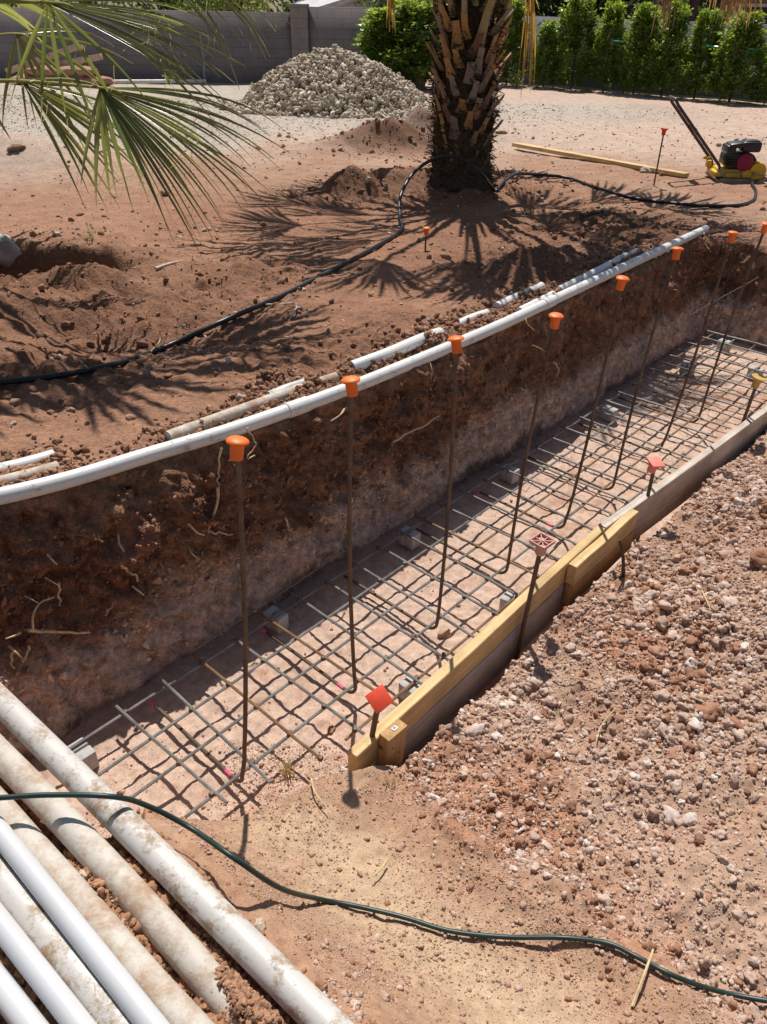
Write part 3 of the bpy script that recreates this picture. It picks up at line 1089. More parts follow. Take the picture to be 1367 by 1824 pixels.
def pile_h(x, y):
    d = np.hypot((x - pcx) / (PR * 1.02), (y - pcy) / (PR * .9))
    sk = np.hypot((x - pcx - .35) / 2.5, (y - pcy + .3) / 1.6)
    d = d * (1 + .16 * fbm(np.c_[np.ravel(x), np.ravel(y), np.zeros(np.size(x))], 1.1, 3, 333).reshape(np.shape(d)))
    return np.maximum(PH * (1 - np.clip(d, 0, 1) ** 1.55), .14 * (1 - np.clip(sk, 0, 1)))


n = 9000
a = RNG.uniform(0, 2 * np.pi, n); q = np.sqrt(RNG.uniform(0, 1, n)) * 1.25
xy = np.c_[pcx + q * PR * 1.25 * np.cos(a) + .1, pcy - .1 + q * PR * np.sin(a)]
hh = pile_h(xy[:, 0], xy[:, 1])
keep = (hh > .005) & (xy[:, 1] < pcy + .9)
xy, hh = xy[keep], hh[keep]
P = np.c_[xy, h_far(xy[:, 0], xy[:, 1]) + hh]
r = sizes(len(P), .028, .075, 2.2)
P[:, 2] += RNG.uniform(-.03, .03, len(P))
cols = lerp(np.tile(np.array([.42, .335, .24]), (len(P), 1)), np.array([.66, .57, .44]), RNG.uniform(0, 1, len(P)) ** 1.2)
# the heap's core under the loose stones
gxs, gys = np.meshgrid(np.linspace(pcx - 2.4, pcx + 2.9, 60), np.linspace(pcy - 2.1, pcy + 1.9, 50))
po = scatter('stone_pile', P, r, cols, M['pilestone'], np.where(r > .05, 2, 1), kind='stuff', flat=1.0, squash=.6, label='heap of pale broken stones in front of the grey block wall', cat='stone pile')
hv = pile_h(gxs, gys) - .05
core = np.stack([gxs, gys, h_far(gxs, gys) + hv], -1).reshape(-1, 3)
cme = np_mesh('core', core, grid_faces(50, 60), np.tile(np.array([.36, .29, .22]), (len(core), 1)))
link('core', cme, M['pilestone'], po)

# ------------------------------------------------------------------ single rocks one can tell apart
def rock(px, py, r, h, col, label, seed, squash=.75, rz=None):
    p = gp(px, py, h)
    V_, F_ = ico(3, seed, .38)
    V_ = V_ * np.array([1, .9, squash]) * r
    a = random.uniform(0, 6) if rz is None else rz
    R = np.array([[math.cos(a), -math.sin(a), 0], [math.sin(a), math.cos(a), 0], [0, 0, 1]])
    V_ = V_ @ R.T
    V_ += fbm(V_ / r + seed, 3.5, 3, seed)[:, None] * r * .12 * (V_ / r)
    me = np_mesh('rock', V_, F_, np.tile(np.array(col), (len(V_), 1)))
    o = link('rock', me, M['stone'])
    o.location = (p[0], p[1], p[2] + r * squash * .35)
    tag(o, label, 'rock', 'single rocks lying about the dig')
    return o


pinkw, redb, tanr = (.58, .46, .39), (.38, .2, .12), (.48, .34, .24)
rock(1196, 1458, .030, hn, pinkw, 'pale pink rock on the rubble, left one of two side by side', 301)
rock(1229, 1462, .022, hn, (.6, .5, .43), 'smaller whitish rock on the rubble, right one of two side by side', 302)
rock(845, 1395 - 90, .03, hn, pinkw, 'knobbly pale rock in the rubble next to the end of the form boards', 303)
rock(1260, 1272, .035, hn, redb, 'dark red clod sitting on the rubble slope at the right', 304)
rock(1362, 1000, .06, hn, redb, 'big red clod at the edge of the rubble slope, cut by the frame', 305)
rock(345, 1745, .032, hn, redb, 'large crumbly red clod between the white pipes at the bottom', 306)
rock(728, 1342, .035, hn, (.36, .2, .13), 'brown rock in the shade behind the wooden stake', 307)
rock(612, 1372, .014, hn, (.62, .56, .48), 'small white stone on the sandy bank near the red square cap', 308)
rock(1290, 990, .032, hn, (.5, .34, .26), 'rounded tan rock high on the rubble slope', 309)
rock(895, 240, .07, hf, (.40, .26, .16), 'brown rock on the dirt right behind the palm trunk', 310)
rock(1300, 322, .06, hf, (.46, .37, .29), 'tan stone lying against the front of the plate compactor', 311)
rock(920, 312 - 2, .05, hf, (.45, .33, .24), 'small tan rock below the long plank', 312)
rock(1150, 308, .06, hf, (.46, .36, .29), 'stone lying under the plank beside the red capped rod', 313)
rock(296, 346, .05, hf, (.36, .22, .14), 'lone brown clod on the open ground under the palm frond', 314)
rock(32, 268, .08, hf, (.26, .16, .11), 'dark rock on the pale sand mound', 315)
rock(590, 1300, .016, hn, redb, 'little brown stone on the trench floor under the mesh', 316)
rock(792, 1130, .028, hn, (.48, .31, .22), 'pinkish rock on the trench floor by the third rod', 317)
rock(1170, 1165, .028, hn, (.44, .25, .17), 'reddish rock half way up the rubble slope', 318)

# ------------------------------------------------------------------ white pipes
def pipe(name_label, pts, r, mat, group, n=20, seg=40, name='pipe', coupler=None, ends=True, sharpmat=None):
    o = MB()
    p = spline(pts, seg)
    # hollow ends
    o.tube(p, r, n)
    ob = o.build(name, mat)
    tag(ob, name_label, 'pipe', group)
    if coupler is not None:
        for i in coupler:
            c_ = MB()
            a, b = np.array(p[i]), np.array(p[i + 1])
            d = (b - a) / np.linalg.norm(b - a)
            m_ = (a + b) / 2
            c_.tube([m_ - d * .05, m_ + d * .05], r * 1.13, n)
            c_.build('coupling', mat, ob)
    return ob


GPN = 'white pipes lying side by side in the near corner'


def near_line(p0, p1, z0, z1, ext0=.5, ext1=.45, wob=.0):
    a, b = at(*p0, z0), at(*p1, z1)
    L = np.linalg.norm(b - a)
    d = (b - a) / L
    n_ = 12
    pts = []
    for k in range(n_ + 1):
        q = a + d * (-ext0 + (L + ext0 + ext1) * k / n_)
        if wob:
            q = q + np.array([random.uniform(-wob, wob), random.uniform(-wob, wob), 0])
        pts.append(q)
    return pts


rA = .0285
zc = -.058


def bent_line(pxs, zs, ext0=.5, ext1=.4):
    P_ = [at(x, y, z) for (x, y), z in zip(pxs, zs)]
    d0 = (P_[0] - P_[1]) / np.linalg.norm(P_[0] - P_[1]); d1 = (P_[-1] - P_[-2]) / np.linalg.norm(P_[-1] - P_[-2])
    return [P_[0] + d0 * ext0] + P_ + [P_[-1] + d1 * ext1]


pipe('mud streaked white pipe closest to the trench in the corner bundle', near_line((0, 1248), (582, 1824), zc, zc), rA, M['pvc_mud'], GPN)
pipe('dirt crusted pipe, second from the trench, sinking under soil at its lower end', bent_line([(0, 1344), (90, 1436), (184, 1536), (297, 1660), (425, 1806)], [zc, zc, zc - .004, zc - .012, zc - .032], .5, .2), rA, M['pvc_crust'], GPN)
pipe('old yellowed pipe partly under the thin clean white pipe, third from the trench', near_line((0, 1442), (318, 1806), zc - .004, zc - .004, .5, .45, .002), rA, M['pvc_crust'], GPN)
pipe('thin clean white pipe lying on top between two old muddy pipes', near_line((0, 1483), (270, 1824), -.028, -.028), .0195, M['pvc'], GPN)
pipe('old pipe with brown mud spots between the two thin clean pipes', near_line((0, 1562), (212, 1824), zc, zc, .5, .45, .002), rA, M['pvc_mud'], GPN)
pipe('thin clean white pipe, second of three clean ones from the trench', near_line((0, 1644), (140, 1824), -.036, -.036), .0195, M['pvc'], GPN)
pipe('narrow dusty yellowed pipe with a broken end near the corner', near_line((-60, 1676), (52, 1816), -.066, -.066, .5, .0), .020, M['pvc_crust'], GPN)
pipe('thin clean white pipe in the very corner of the bundle', near_line((-10, 1744), (52, 1824), -.045, -.045), .0205, M['pvc'], GPN)


def far_pt(px, py, dz):
    p = gp(px, py, hff)
    p[2] += dz
    return p


# the pipe on the rim of the cut
rim_px = [(-120, 905), (0, 884), (130, 852), (260, 812), (400, 770), (520, 729), (626, 690), (720, 652), (813, 613), (905, 573), (1000, 528), (1090, 486), (1180, 444), (1257, 408)]
pts = []
for (px, py) in rim_px:
    p = at(px, py, float(base_far(0, at(px, py, -.08)[1])) + .028)
    pts.append(p)
pipe('long dusty white pipe laid along the far rim of the trench', pts, .0275, M['pvc_dusty'], None, seg=90, coupler=(30, 58))
GPF = 'half buried white pipes behind the rim'
BUR = []
for lab, px, r_, mt, dz in [
        ('short white pipe half sunk in dirt at the left, behind the long rim pipe', [(-60, 858), (0, 841), (50, 829), (98, 815)], .026, 'pvc_dusty', .006),
        ('dirt covered pipe right behind the rim pipe at the left edge', [(-40, 872), (20, 858), (60, 848), (105, 835)], .024, 'pvc_crust', .006),
        ('crusted pipe piece lying tight behind the rim pipe left of the middle', [(300, 785), (395, 750), (450, 730), (520, 704), (600, 678)], .025, 'pvc_crust', .014),
        ('white broken pipe strip behind the second rod', [(480, 709), (510, 697), (545, 686)], .023, 'pvc_dusty', .008),
        ('white pipe piece with ragged edges behind the rim between second and third rod', [(628, 655), (690, 632), (745, 608), (783, 594)], .028, 'pvc_dusty', .004),
        ('short white pipe sticking out of the dirt behind the third rod', [(815, 579), (838, 568), (868, 558)], .024, 'pvc_dusty', .0),
        ('white pipe stub with a torn end behind the fourth rod', [(885, 548), (915, 533), (945, 520), (965, 511)], .026, 'pvc_dusty', .004),
        ('pale pipe lying close behind the rim pipe near the fourth rod', [(925, 556), (955, 541), (985, 526)], .022, 'pvc_dusty', .006),
        ('long white pipe piece slanting away from the rim near the fifth rod', [(996, 520), (1035, 500), (1075, 480), (1100, 466)], .027, 'pvc_dusty', .008),
        ('small white pipe end poking from dark dirt above the fifth rod', [(1098, 464), (1117, 456), (1134, 449)], .022, 'pvc_dusty', .006)]:
    pipe(lab, [far_pt(x, y, dz - .002) for x, y in px], r_, M[mt], GPF, seg=14, n=14)
    BUR.append(([far_pt(x, y, 0) for x, y in px], r_))

# earth heaped against the half buried pipes and behind the rim pipe
PP, RR = [], []
for path_, r_ in BUR + [([np.array(p_) - np.array([D2[1], -D2[0], 0]) * .05 for p_ in [far_pt(x, y, 0) for x, y in rim_px[1:-1]]], .03)]:
    sp_ = np.array(spline(path_, 60))
    for q_ in sp_:
        for _ in range(11):
            off = RNG.normal(0, .05, 2)
            if np.hypot(*off) < r_ * .95 and RNG.uniform() < .8:
                continue
            PP.append((q_[0] + off[0] - .02 * N2[0], q_[1] + off[1] - .02 * N2[1], 0)); RR.append(0)
PP = np.array(PP)
s_, t_ = ST(PP[:, 0], PP[:, 1])
PP = PP[t_ < np.interp(s_, SRIM, TRIM) - .055]
PP[:, 2] = h_far(PP[:, 0], PP[:, 1]) + far_disp(PP, far_rough(PP))
r = sizes(len(PP), .004, .020, 2.5)
PP[:, 2] += r * .5
cols = np.array([.33, .18, .11]) * RNG.uniform(.7, 1.3, (len(PP), 1))
scatter('pipe_dirt', PP, r, cols, M['stone'], np.where(r > .008, 3, 2), label='dirt clods heaped along the half buried pipes behind the trench rim', cat='dirt clods', smooth=True)

# ------------------------------------------------------------------ hoses
gh = [(-60, 1424, .03), (0, 1421, .028), (90, 1416, .024), (200, 1419, .015), (262, 1435, -.05)]
pts = [at(x, y, z - .012) for x, y, z in gh]
for (x, y, up) in [(340, 1475, .10), (420, 1530, .10), (500, 1582, .05)]:
    pts.append(gp(x, y, lambda a_, b_: hn(a_, b_) + up))
for (x, y) in [(572, 1608), (640, 1621), (720, 1640), (800, 1664), (900, 1675), (1000, 1676), (1080, 1686), (1130, 1709), (1200, 1745), (1280, 1772), (1367, 1789), (1450, 1800)]:
    p = gp(x, y, hn); p[2] += .014
    pts.append(p)
b = MB(); b.tube(spline(pts, 160), .0055, 10)
tag(b.build('garden_hose', M['hose_green']), 'thin dark green hose crossing the pipes and the sandy bank', 'hose')

bh = [(-80, 690), (0, 686), (100, 675), (200, 655), (290, 625), (400, 576), (500, 532), (600, 481), (680, 437), (716, 412)]
pts = [far_pt(x, y, .014) for x, y in bh]
yt = gp(822, 338, hf)[1] - .36
arch = [(713, 385, yt - .75), (713, 352, yt - .45), (733, 313, yt - .18), (765, 287, yt), (800, 278, yt + .02), (835, 290, yt - .02), (863, 315, yt - .1)]
pts += [pd(x, y, yy) for x, y, yy in arch]
pts += [far_pt(878, 340, .02), far_pt(884, 343, .016), far_pt(896, 331, .03), far_pt(920, 320, .05)]
pts += [far_pt(x, y, .014) for x, y in [(960, 314), (1010, 319), (1060, 336), (1120, 354), (1180, 363), (1250, 369), (1310, 369), (1340, 360), (1346, 343), (1340, 328), (1367, 323), (1420, 325)]]
b = MB(); b.tube(spline(pts, 260), .0135, 10)
tag(b.build('water_line', M['hose_black']), 'thick black hose snaking over the dirt and arching in front of the palm trunk', 'hose')

# ------------------------------------------------------------------ rebar mesh
def P3(s, t, z):
    x, y = XY(s, t)
    return (x, y, z)


def ribbed(path, r, n, step=.0045):
    """points and radii of a deformed bar: small raised rings along it"""
    P_ = [np.array(p, float) for p in path]
    out = []
    for a_, c_ in zip(P_[:-1], P_[1:]):
        m_ = max(1, int(np.linalg.norm(c_ - a_) / step))
        out += [a_ + (c_ - a_) * k_ / m_ for k_ in range(m_)]
    out.append(P_[-1])
    return out, [r * (1.13 if k_ % 2 else .93) for k_ in range(len(out))]


def bar(path, r, n=6):
    b_ = MB()
    p_, rr = ribbed(path, r, n)
    b_.tube(p_, rr, n)
    return b_


ZM = -.705
mat_root = empty('rebar_mat', P3(2.4, .45, ZM), 'grid of tied grey steel bars lying over the trench floor', 'rebar mesh')
inv = np.array(P3(2.4, .45, ZM))


def loc(p):
    return np.array(p) - inv


s = .13
k = 0
ends = {0: .68, 1: .72, 2: .76, 3: .80}
while s < 5.02:
    j = random.uniform(-.012, .012)
    t1 = ends.get(k, .84 + random.uniform(-.03, .03))
    t0 = .11 + random.uniform(-.012, .012)
    pts = [loc(P3(s + j * (1 - u) + random.uniform(-.0012, .0012) - u * j, t0 + (t1 - t0) * u, ZM + random.uniform(-.0015, .0015) + .0105)) for u in np.linspace(0, 1, 6)]
    mt = M['rebar_rust'] if k in (2, 4) or random.random() < .06 else M['rebar']
    bar(pts, .0053).build('cross_bar', mt, mat_root)
    s += .156 + random.uniform(-.008, .008)
    k += 1
for (t, s0) in [(.155, -.12), (.305, -.07), (.455, -.05), (.62, .03), (.765, .55)]:
    sa = s0
    while sa < 4.9:
        sb = min(sa + random.uniform(1.9, 2.4), 5.0)
        off = random.uniform(-.004, .004)
        pts = [loc(P3(sa + (sb - sa) * u, t + off + random.uniform(-.0012, .0012), ZM + random.uniform(-.0015, .0015))) for u in np.linspace(0, 1, 8)]
        bar(pts, .0053).build('long_bar', M['rebar_rust'] if random.random() < .15 else M['rebar'], mat_root)
        if sb >= 5.0:
            break
        sa = sb - .25
# wire ties at the crossings
tb = MB()
s = .13
for i in range(k):
    for t in (.155, .305, .455, .62, .765):
        if random.random() < .7:
            c_ = loc(P3(.13 + i * .156, t, ZM + .006))
            tb.box(c_, (.016, .016, .017), Matrix.Rotation(random.uniform(0, 3), 3, 'Z'), bev=.003)
o = tb.build('wire_ties', M['rebar_dark'], mat_root)
o['kind'] = 'stuff'

# concrete spacer blocks under the mesh
spots = [((150, 1352), 'grey spacer block under the mesh, next to the muddy white pipe'),
         ((493, 1108), 'notched grey spacer block under the mesh between first and second rod'),
         ((730, 962), 'grey notched spacer block under the mesh between second and third rod'),
         ((908, 848), 'grey notched spacer block under the mesh between third and fourth rod'),
         ((1085, 740), 'shaded spacer block under the mesh behind the fifth rod'),
         ((1225, 660), 'spacer block under the mesh in the far shade'),
         ((1290, 618), 'spacer block at the far corner of the trench under the last bars'),
         ((912, 1082), 'grey spacer block against the inside of the form board by the pale pink cap'),
         ((735, 1238), 'spacer block against the inside of the form board by the red square cap'),
         ((1345, 668), 'spacer block by the yellow capped stake')]
sb_mesh = MB()
sb_mesh.box((0, -.021, .0365), (.058, .040, .073), bev=.004)
sb_mesh.box((0, .026, .0365), (.058, .036, .073), bev=.004)
sb_mesh.box((0, .004, .026), (.052, .018, .052), bev=.002)
proto = None
for (px, lab) in spots:
    p = at(px[0], px[1], ZF + .03)
    if proto is None:
        proto = sb_mesh.build('spacer_block', M['concrete'])
        o = proto
    else:
        o = proto.copy(); COL.objects.link(o)
    o.location = (p[0], p[1], ZF + .005)
    o.rotation_euler = (0, 0, math.atan2(D2[1], D2[0]) + random.uniform(-.15, .15))
    tag(o, lab, 'spacer block', 'spacer blocks under the rebar mesh')

# ------------------------------------------------------------------ rods with mushroom caps
def mushroom(mb, c, tilt, sc=1.0):
    prof = [(.0145, -.030), (.0150, -.030), (.0158, .004), (.0168, .008), (.0250, .0100), (.0262, .0118), (.0252, .0145), (.0205, .0178), (.012, .0202), (.002, .0210)]
    mb.lathe([(a_ * sc, z_ * sc) for a_, z_ in prof], c, 24, tilt)


rods = [((423, 795), .23, 'first of the row, beside the near pipes'), ((626, 685), .73, 'second from the near end'), ((813, 611), 1.18, 'third from the near end'),
        ((990, 569), 1.65, 'fourth of the row, against the cut'), ((1108, 502), 2.11, 'fifth, cap before the rim pipe'), ((1206, 449), 2.57, 'sixth, cap near the rim pipe end'),
        ((1305, 420), 3.10, 'seventh, right of the rim pipe end'), ((1364, 404), 3.58, 'eighth, cut by the right edge')]
GR = 'capped vertical rods standing in the footing'
for i, (cp, s, lab) in enumerate(rods):
    base = np.array(P3(s, .64, -.745))
    top = pd(cp[0], cp[1], base[1])
    root = empty('vertical_rod', base, 'rusty steel rod with orange mushroom cap, ' + lab, 'rebar rod', GR)
    d = top - base
    pts = [(0, 0, 0)]
    foot = np.array([-N2[0], -N2[1], 0])
    path = [foot * .50 + np.array([0, 0, .004]), foot * .25 + np.array([0, 0, .003]), foot * .06 + np.array([0, 0, .0])]
    for a_ in np.linspace(.15, 1, 6):
        ang = a_ * math.pi / 2
        path.append(foot * .05 * (1 - math.sin(ang)) + np.array([0, 0, .05 * (1 - math.cos(ang))]))
    n_ = 8
    for u in np.linspace(.1, .985, n_):
        bow = .012 * math.sin(u * math.pi) * (-1 if i % 2 else 1)
        path.append(d * u + np.array([bow, 0, 0]))
    mb = MB(); mb.tube(*ribbed(path, .0064, 8), 8)
    mb.build('rod', M['rebar_dark'], root)
    for qa, qb in () if i not in (0, 1, 4) else ((path[0] + foot * .002, path[0] - foot * .025), (path[2], path[2] + foot * .03)):
        pk = MB(); pk.tube([qa, qb], .0072, 8)
        pk.build('paint_mark', M['pinkpaint'], root)
    mb = MB()
    tilt = Matrix.Rotation(random.uniform(-.16, .16), 3, 'X') @ Matrix.Rotation(random.uniform(-.16, .16), 3, 'Y')
    mushroom(mb, d, tilt)
    mb.build('safety_cap', M['orange'], root)

# a short one beyond the trench
base = gp(757, 447, hf)
top = pd(760, 410, base[1])
root = empty('vertical_rod', base, 'short rod with an orange mushroom cap standing alone in the dirt before the palm', 'rebar rod')
mb = MB(); mb.tube([(0, 0, -.1), (top - base) * .95], .006, 8); mb.build('rod', M['rebar_dark'], root)
mb = MB(); mushroom(mb, top - base, Matrix.Identity(3)); mb.build('safety_cap', M['orange'], root)


# ------------------------------------------------------------------ steel stakes with square caps
def square_cap(mb, c, R3, size=.062, ribs=False, flip=False):
    c = Vector(c)
    # round socket
    mb.lathe([(.017, -.046), (.0185, -.046), (.0195, -.012), (.021, -.002)], c, 20, R3)
    if not ribs:
        p = R3 @ Vector((0, 0, .002))
        mb.box(c + p, (size, size, .009), R3, bev=.002)
    else:
        # open tray: rim frame + spokes over a shallow floor
        h = .012
        for (dx, dy, sx, sy) in [(0, size / 2, size, .004), (0, -size / 2, size, .004), (size / 2, 0, .004, size - .004), (-size / 2, 0, .004, size - .004)]:
            mb.box(c + R3 @ Vector((dx, dy, .004)), (sx, sy, h), R3, bev=.0008)
        mb.box(c + R3 @ Vector((0, 0, -.003)), (size * .98, size * .98, .003), R3)
        for k_ in range(4):
            a_ = k_ * math.pi / 4
            L = size * (.94 if k_ % 2 == 0 else 1.30)
            mb.box(c + R3 @ Vector((0, 0, .002 + .0004 * k_)), (L, .003, .009), R3 @ Matrix.Rotation(a_, 3, 'Z'))
        mb.lathe([(.004, .004), (.004, .0095)], c, 12, R3)


def stake(px_top, base, mat, lab, tilt, rz, ribs=False, size=.062, r=.0085, top_y=None, rodmat='rebar_dark', flare=False):
    top = pd(px_top[0], px_top[1], base[1] if top_y is None else top_y)
    root = empty('steel_stake', base, lab, 'stake', 'square capped steel stakes')
    d = np.array(top) - np.array(base)
    dn = d / np.linalg.norm(d)
    mb = MB(); mb.tube([-.08 * dn, d * .5, d - dn * .012], r, 8); mb.build('rod', M[rodmat], root)
    mb = MB()
    R3 = Matrix.Rotation(tilt[0], 3, 'X') @ Matrix.Rotation(tilt[1], 3, 'Y') @ Matrix.Rotation(rz, 3, 'Z')
    if flare:
        mb.lathe([(.017, -.05), (.018, -.05), (.0185, -.02), (.026, -.006), (.038, .004), (.038, .008), (.002, .009)], d, 24, R3)
    else:
        square_cap(mb, d, R3, size, ribs)
    mb.build('safety_cap', M[mat], root)
    return root


b1 = at(655, 1352, -.63); stake((676, 1245), b1, 'redcap', 'steel stake with a bright red square cap at the near end of the form boards', (.62, .10), .62, size=.060)
b2 = at(925, 1150, -.68); stake((966, 966), b2, 'palecap', 'steel stake with an upside down pale pink ribbed square cap', (.03, -.02), .75, ribs=True, size=.060)
b3 = at(1140, 945, -.68); stake((1168, 824), b3, 'pinkcap', 'steel stake with a faded pink square cap by the weathered board', (.16, .18), .25, size=.064)
b4 = at(1308, 795, -.66); stake((1352, 674), b4, 'yellowcap', 'steel stake with a dirty yellow flared cap at the right edge', (.05, .15), .3, flare=True)
b5 = gp(1165, 330, hf); stake((1184, 230), b5, 'redcap', 'thin steel rod with a red flared cap beside the plate compactor', (0, 0), .3, flare=True, size=.07, r=.0075)

# ------------------------------------------------------------------ form boards
fw = empty('form_boards', P3(1.5, .96, -.7), 'pale timber formwork of nailed planks along the near side of the trench', 'formwork')
fo = np.array(P3(1.5, .96, -.7))
ang = math.atan2(D2[1], D2[0])


def plank(p0, p1, thick, height, mat, name, warp=.0, axis_z=0.0, bev=.0025):
    """plank whose top edge runs between two points"""
    p0, p1 = np.array(p0), np.array(p1)
    d = p1 - p0
    L = np.linalg.norm(d)
    n_ = 14
    V, Fs = [], []
    dxy = d / L
    side = np.array([dxy[1], -dxy[0], 0]); side /= np.linalg.norm(side)
    e = bev
    prof_ = [(-thick / 2, -height), (-thick / 2, -e), (-thick / 2 + e, 0), (thick / 2 - e, 0), (thick / 2, -e), (thick / 2, -height)]
    ex = Vector(dxy)
    mb = MB()
    for i in range(n_):
        u = i / (n_ - 1)
        cpt = d * u + side * warp * math.sin(u * math.pi * 1.5) + np.array([0, 0, .003 * math.sin(u * 9 + L)])
        for (a_, z_) in prof_:
            V.append(cpt + side * a_ + np.array([0, 0, z_]))
    m_ = len(prof_)
    for i in range(n_ - 1):
        for k_ in range(m_):
            Fs.append((i * m_ + k_, i * m_ + (k_ + 1) % m_, (i + 1) * m_ + (k_ + 1) % m_, (i + 1) * m_ + k_))
    Fs.append(tuple(range(m_))); Fs.append(tuple((n_ - 1) * m_ + k_ for k_ in range(m_ - 1, -1, -1)))
    # local frame with x along the plank so the grain follows it
    a0 = math.atan2(d[1], d[0])
    Rz = np.array([[math.cos(-a0), -math.sin(-a0), 0], [math.sin(-a0), math.cos(-a0), 0], [0, 0, 1]])
    V = [Rz @ v for v in V]
    mb.add(V, Fs)
    o = mb.build(name, mat, fw)
    o.location = [float(v) for v in (p0 - fo)]
    o.rotation_euler = (0, 0, a0)
    return o


zt = -.49
A0 = at(628, 1345, -.53); A1 = at(1072, 938, zt)
A0 = np.array(P3(ST(*A0[:2])[0], ST(*A0[:2])[1], -.525))
TH = .036
plank(A0, A1, TH, .095, M['pine'], 'plank')
b0 = A0 + np.array([N2[0], N2[1], 0]) * .004; bb1 = A1 + np.array([N2[0], N2[1], 0]) * .004
plank(b0 - np.array([0, 0, .098]), bb1 - np.array([0, 0, .098]), TH, .16, M['greywood'], 'plank')
w0 = at(1045, 968, zt - .004); w1 = at(1450, 668, zt)
dirw = (np.array(w1) - np.array(w0)) / np.linalg.norm(np.array(w1) - np.array(w0))
w0 = np.array(A1) + dirw * .004
plank(w0, w1, TH, .21, M['oldwood'], 'plank')
# splice piece nailed on the outside, its lower twin below
side = np.array([N2[0], N2[1], 0])
c0 = at(1018, 1010, zt - .012); c1 = at(1142, 915, zt - .008)
sc0, sc1 = ST(*c0[:2]), ST(*c1[:2])
linet = lambda s_: ST(*A0[:2])[1] + (ST(*A1[:2])[1] - ST(*A0[:2])[1]) * (s_ - ST(*A0[:2])[0]) / (ST(*A1[:2])[0] - ST(*A0[:2])[0])
c0 = np.array(P3(sc0[0], linet(sc0[0]) + TH + .006, zt - .004)); c1 = np.array(P3(sc1[0], linet(sc1[0]) + TH + .008, zt - .002))
plank(c0, c1, TH, .09, M['pine'], 'splice_board')
plank(c0 - np.array([0, 0, .093]) + side * .003, c1 - np.array([0, 0, .093]) + side * .003, TH * .95, .1, M['stakewood'], 'splice_board')
# wooden stake at the near end with its stapled tag
sp = at(690, 1290, -.50)
ss0, tt0 = ST(*sp[:2])
spos = np.array(P3(ss0 - .0, linet(ss0) + TH / 2 + .0245, -.502))
mb = MB()
mb.box((0, 0, -.12), (.085, .04, .24), bev=.003)
stk = mb.build('stake', M['stakewood'], fw)
stk.location = [float(v) for v in (spos - fo)]; stk.rotation_euler = (.05, .04, ang)
mb = MB(); mb.box((0, 0, .0012), (.018, .014, .002), bev=.0004, mi=0)
mb.box((-.002, .001, .0027), (.0025, .009, .0008), mi=1); mb.box((.003, .001, .0027), (.0025, .009, .0008), mi=1)
for sx_, dz_ in ((-.02, -.05), (.015, -.10), (.02, -.17)):
    mb2 = MB(); mb2.lathe([(.0045, 0), (.0045, .0015), (.001, .002)], (sx_, -.0205 if False else .0, 0), 10)
    nl = mb2.build('nail', M['steel'], stk); nl.location = (0, -.0202, dz_); nl.rotation_euler = (math.pi / 2, 0, 0)
tg = mb.build('paper_tag', [M['label'], M['labelink']], stk)
tg.location = (0.004, 0, .0005)

# ------------------------------------------------------------------ plank on the ground, string, loose bits
def lying_plank(pa, pb, w, t, h, mat, lab, cat='plank', name='plank'):
    a, b_ = np.array(pa), np.array(pb)
    d = b_ - a
    L = np.linalg.norm(d)
    mb = MB(); mb.box((L / 2, 0, 0), (L, w, t), bev=.004)
    o = mb.build(name, mat)
    o.location = a
    o.rotation_mode = 'QUATERNION'
    o.rotation_quaternion = Vector((1, 0, 0)).rotation_difference(Vector(d))
    return tag(o, lab, cat)


pa = gp(916, 265, hf) + np.array([0, 0, .05]); pb = gp(1222, 318, hf) + np.array([0, 0, .03])
lying_plank(pa, pb, .09, .04, hf, M['pine'], 'long narrow wooden plank lying across the dirt behind the black hose')

pa = pd(12, 128, gp(60, 150, hf)[1]); pb = pd(147, 80, gp(60, 150, hf)[1] + .3)
lying_plank(pa, pb, .1, .12, hf, M['timber'], 'upper tilted timber beam propped on red sacks at the left', 'beam', 'timber_beam')
pa = pd(40, 126, gp(60, 150, hf)[1] + .25); pb = pd(181, 101, gp(60, 150, hf)[1] + .1)
lying_plank(pa, pb, .13, .12, hf, M['timber'], 'lower timber beam resting on red sacks at the left', 'beam', 'timber_beam')
c_ = gp(120, 152, hf)
mb = MB()
for (dx, dz, rx) in [(-.75, .10, .5), (.0, .11, .55), (.62, .09, .45), (-.35, .26, .5), (.25, .27, .5)]:
    V_, F_ = ico(3, int(dx * 100) + 500, .12)
    mb.add(V_ * np.array([rx, .28, .16]) + np.array([dx, 0, dz]), F_)
o = mb.build('sack_heap', M['redsack']); o.location = c_
tag(o, 'low heap of reddish sacks carrying the two timber beams', 'sacks')

pts = [P3(.42, .12, -.66), P3(1.6, .085, -.655), P3(3.1, .05, -.6), P3(4.3, .1, -.48), P3(5.12, .30, -.30)]
mb = MB(); mb.tube(spline(pts, 40), .0014, 5)
tag(mb.build('string_line', M['string']), 'thin grey builder string stretched low along the cut face', 'string')

# white pole leaning on the wall, pipe lying before it
# ------------------------------------------------------------------ block walls
wl = gp(100, 141, hf); wm = gp(560, 150, hf); 
wl2 = wl + (wl - wm) * 1.2
wdir = (wm - wl); wdir[2] = 0; wdir /= np.linalg.norm(wdir)


def wall_top(px, py, base):
    return pd(px, py, base[1])[2]


